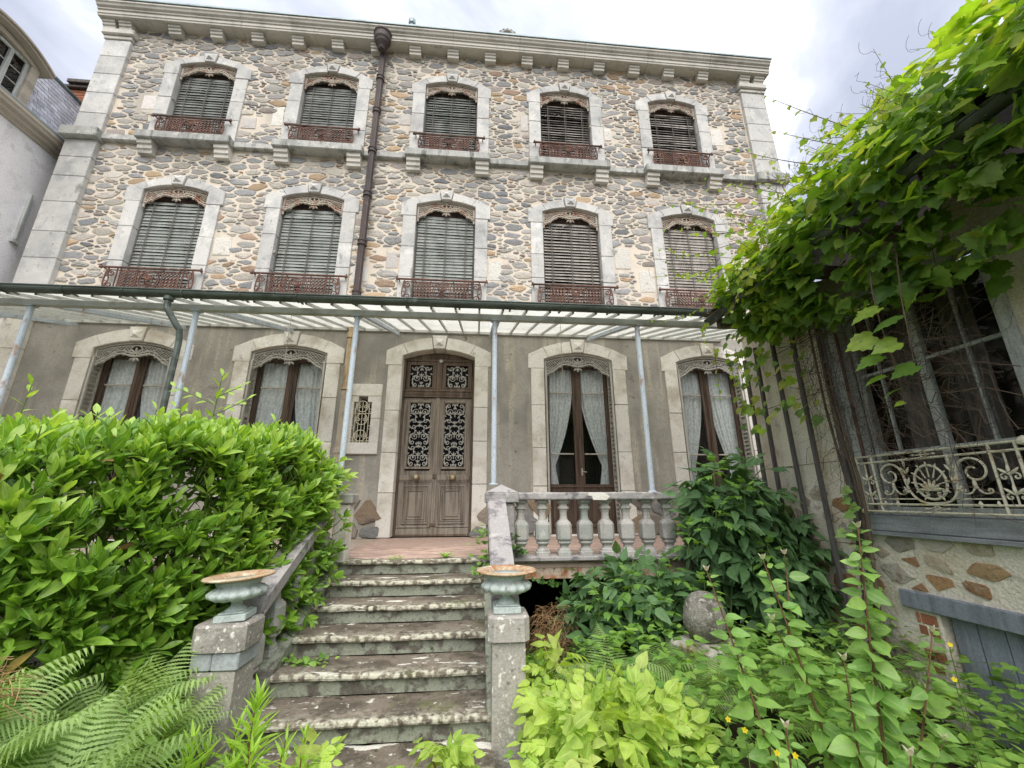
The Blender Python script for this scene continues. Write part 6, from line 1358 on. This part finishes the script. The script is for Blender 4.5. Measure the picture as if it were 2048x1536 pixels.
# ------------------------------------------------------------------ undergrowth, ivy, small plants
r_ = random.Random(63); it = []
def in_ug(x, y):
    if -.80 < x < .86 and y > -4.62: return False
    if x < -.9 and y > -4.6 + .4 * (x + 2) and x < -1.0: return r_.random() < .15
    return True
for _ in range(11000):
    x = r_.uniform(-2.4, 4.0) if r_.random() < .5 else r_.uniform(1.0, 4.0); y = r_.uniform(-5.7, -2.55)
    if not in_ug(x, y): continue
    hgt = .14 + .25 * max(0, mnoise.noise((x * 1.7, y * 1.7, 2))) + (.34 if x > 1.5 and y < -3.3 else .05); z = gz(x, y) + hgt * r_.random() ** .7; a = r_.random() * 6.28; o = Vector((math.cos(a), math.sin(a), r_.uniform(-.1, .5)))
    tpl = r_.choice((OVATE[0], OVATE[1], POINT, LANCE[0], POINT, LANCE[1])); it.append((tpl, leafbasis((x, y, z), o, UP + rv(r_, .3), r_.uniform(.05, .11))))
o = merged_leaves('undergrowth', M['cover'], it, None, 5); o['label'] = 'mixed green weeds covering the garden soil'; o['category'] = 'undergrowth'
def patch(name, label, cat, pts, tpl, m, size, seed, n, rad, nmax=60, nrm=(0, -.4, 1)):
    t = thing(name, label, cat, pts[0]); r = random.Random(seed); it = []
    for p in pts:
        for k in range(n): q = Vector(p) + Vector((r.gauss(0, rad), r.gauss(0, rad * .7), abs(r.gauss(0, rad * .6)))); a = r.random() * 6.28; it.append((tpl[r.randrange(len(tpl))], leafbasis(q, (math.cos(a), math.sin(a) - .3, .25 + r.gauss(0, .2)), Vector(nrm) + rv(r, .3), size * r.uniform(.6, 1.3))))
    foliage(t, it, m, 'leaf', nmax); return t
patch('ivy_plant', 'small leaved climber on the flank of the right sloping coping', 'ivy', [(.80, -2.62, .02), (.79, -2.75, -.10), (.80, -2.6, .15), (.81, -2.68, .25)], IVY, M['cover'], .05, 71, 24, .06, 60)
patch('ivy_plant', 'dark ivy tuft at the foot of the first baluster', 'ivy', [(1.13, -2.5, .08), (1.2, -2.5, .03), (1.1, -2.48, .18)], IVY, M['ivy'], .055, 72, 20, .05, 60)
patch('ivy_plant', 'ivy strands hanging from the rusty girder into the dark opening', 'ivy', [(1.2, -2.45, -.26), (1.38, -2.45, -.24), (1.55, -2.44, -.28), (1.62, -2.44, -.42), (1.72, -2.44, -.5), (1.68, -2.44, -.36)], IVY, M['ivy'], .06, 73, 9, .04, 60, (-.2, -1, .4))
patch('ivy_plant', 'ivy mixed into the laurel sprays beside the left steps', 'ivy', [(-.66, -2.85, -.02), (-.66, -3.0, -.15), (-.68, -2.7, .12), (-.66, -2.95, .1), (-.67, -3.1, -.25)], IVY, M['cover'], .055, 74, 18, .055, 60)
patch('step_weed', 'flat weeds rooted in the joint of the fourth step at left', 'weed', [(-.60, -3.50, -.55), (-.5, -3.5, -.56), (-.38, -3.5, -.56)], OVATE, M['cover'], .06, 75, 9, .03, 30)
patch('step_weed', 'small clover like weeds on the lowest riser near the right pillar', 'weed', [(.35, -4.1, -.97), (.45, -4.12, -.96), (.1, -4.15, -.97), (.7, -4.1, -.93)], IVY, M['lance'], .04, 76, 16, .04, 60)
patch('step_weed', 'sprig of weed on the terrace edge left of centre', 'weed', [(-.14, -2.42, .0), (-.06, -2.42, .0)], LANCE, M['cover'], .06, 77, 10, .02, 20)
t = thing('dandelion_rosette', 'spiky weed rosette on the terrace edge before the door', 'weed', (.40, -2.35, 0))
it = [(LANCE[k % 2], leafbasis((.40, -2.36, .0), Vector((math.cos(k * 2.4), math.sin(k * 2.4), .35 + .05 * k)), UP, .15 - .004 * k)) for k in range(14)]
foliage(t, it, M['cover'], 'leaf', 20)
# vine stem with leaves climbing the window corner
cb = thing('climbing_creeper', 'leafy creeper climbing the corner board left of the outbuilding window', 'creeper', (3.85, -3.72, -1)); s = MB(); it = []
pts = [(3.86 + .02 * math.sin(i * 1.1), -3.70 + .02 * math.sin(i * 1.7), -.9 + i * .14) for i in range(12)]; s.tube(pts, .005, 5)
for i in range(46): q = Vector(pts[min(11, i // 4)]) + rv(r_, .03); it.append((IVY[0], leafbasis(q, Vector((-.6, r_.gauss(0, .6), -.4)), Vector((-.8, -.5, .5)) + rv(r_, .3), r_.uniform(.07, .11))))
s.build('stem', M['twig'], cb); foliage(cb, it, M['sallow'], 'leaf', 46)
# yellow flowers
r_ = random.Random(90)
def px_ray(u, v, dep): d = Vector(_f) + Vector(_X) * ((u - 1024) / 811.2) - Vector(_U) * ((v - 768) / 811.2); return CAMP + d * dep
for (x, y, z) in [(1.62, -5.35, -.17), (1.66, -5.38, -.19), (1.74, -5.42, -.24), (1.79, -5.44, -.24), (1.64, -5.45, -.31), (1.71, -5.46, -.32), (1.77, -5.48, -.34), (1.88, -5.46, -.31), (1.68, -5.5, -.36), (1.80, -5.52, -.40), (1.92, -5.54, -.42), (2.62, -5.3, .02), (2.60, -5.3, -.10)]:
    t = thing('yellow_flower', 'tiny five petalled yellow flower on a thin stalk among the saplings', 'flower', (x, y, z - .4), 'tiny yellow flowers in the right undergrowth'); q = MB(); c = Vector((x, y, z)); nn = Vector((-.3 + r_.gauss(0, .3), -.8, .5 + r_.gauss(0, .2))).normalized(); e1 = nn.orthogonal().normalized(); e2 = nn.cross(e1)
    for k in range(5): a = k * 1.2566; o = e1 * math.cos(a) + e2 * math.sin(a); w_ = e1 * -math.sin(a) + e2 * math.cos(a); q.add([c, c + o * .006 + w_ * .004 + nn * .0015, c + o * .0105 + nn * .001, c + o * .006 - w_ * .004 + nn * .002], [(0, 1, 2, 3)])
    q.build('petals', M['petal'], t); MB().tube([c, c - nn * .01 - UP * .02, c - UP * .45], .0014, 4).build('stalk', M['stem'], t)
# dead bracken tangles
def tangle(name, label, c, rad, n, seed, m='straw'):
    t = thing(name, label, 'dead plant', (c[0], c[1], c[2] - rad[2])); r = random.Random(seed); q = MB()
    for k in range(n):
        a = Vector((c[0] + r.gauss(0, rad[0] * .5), c[1] + r.gauss(0, rad[1] * .5), c[2] + r.uniform(-1, .8) * rad[2])); d = Vector((r.gauss(0, 1), r.gauss(0, 1), r.gauss(.6, .8))).normalized(); e1 = d.orthogonal().normalized(); pts = [a + d * (.035 * i) + e1 * (.02 * math.sin(i * 1.1 + k)) - UP * (.004 * i * i) for i in range(6)]; q.tube(pts, .0014, 3)
    q.build('dry_stalks', M[m], t)
tangle('dead_bracken', 'brown dried plant tangle standing before the dark opening', (1.42, -2.95, -.56), (.16, .12, .24), 330, 1)
tangle('dead_bracken', 'brown dried flower heads at the left edge before the laurel', (-1.22, -5.05, -.10), (.09, .1, .06), 130, 2)
# clutter in the dark opening under the terrace
t = thing('clay_pot', 'clay pot standing on a grey block under the terrace', 'pot', (1.95, -2.0, -.45))
MB().lathe([(.0, 0), (.075, 0), (.10, .20), (.118, .20), (.118, .25), (.10, .25), (.09, .22), (.0, .2)], 18).build('pot', M['pot'], t, T=T3(1.95, -2.0, -.48))
o = MB().box(-.22, .22, -.16, .16, -.5, 0, .02).build('stone_block', M['concrete'], None, T=T3(1.95, -1.98, -.485, .3)); o['label'] = 'grey squared block under the terrace carrying the clay pot'; o['category'] = 'block'
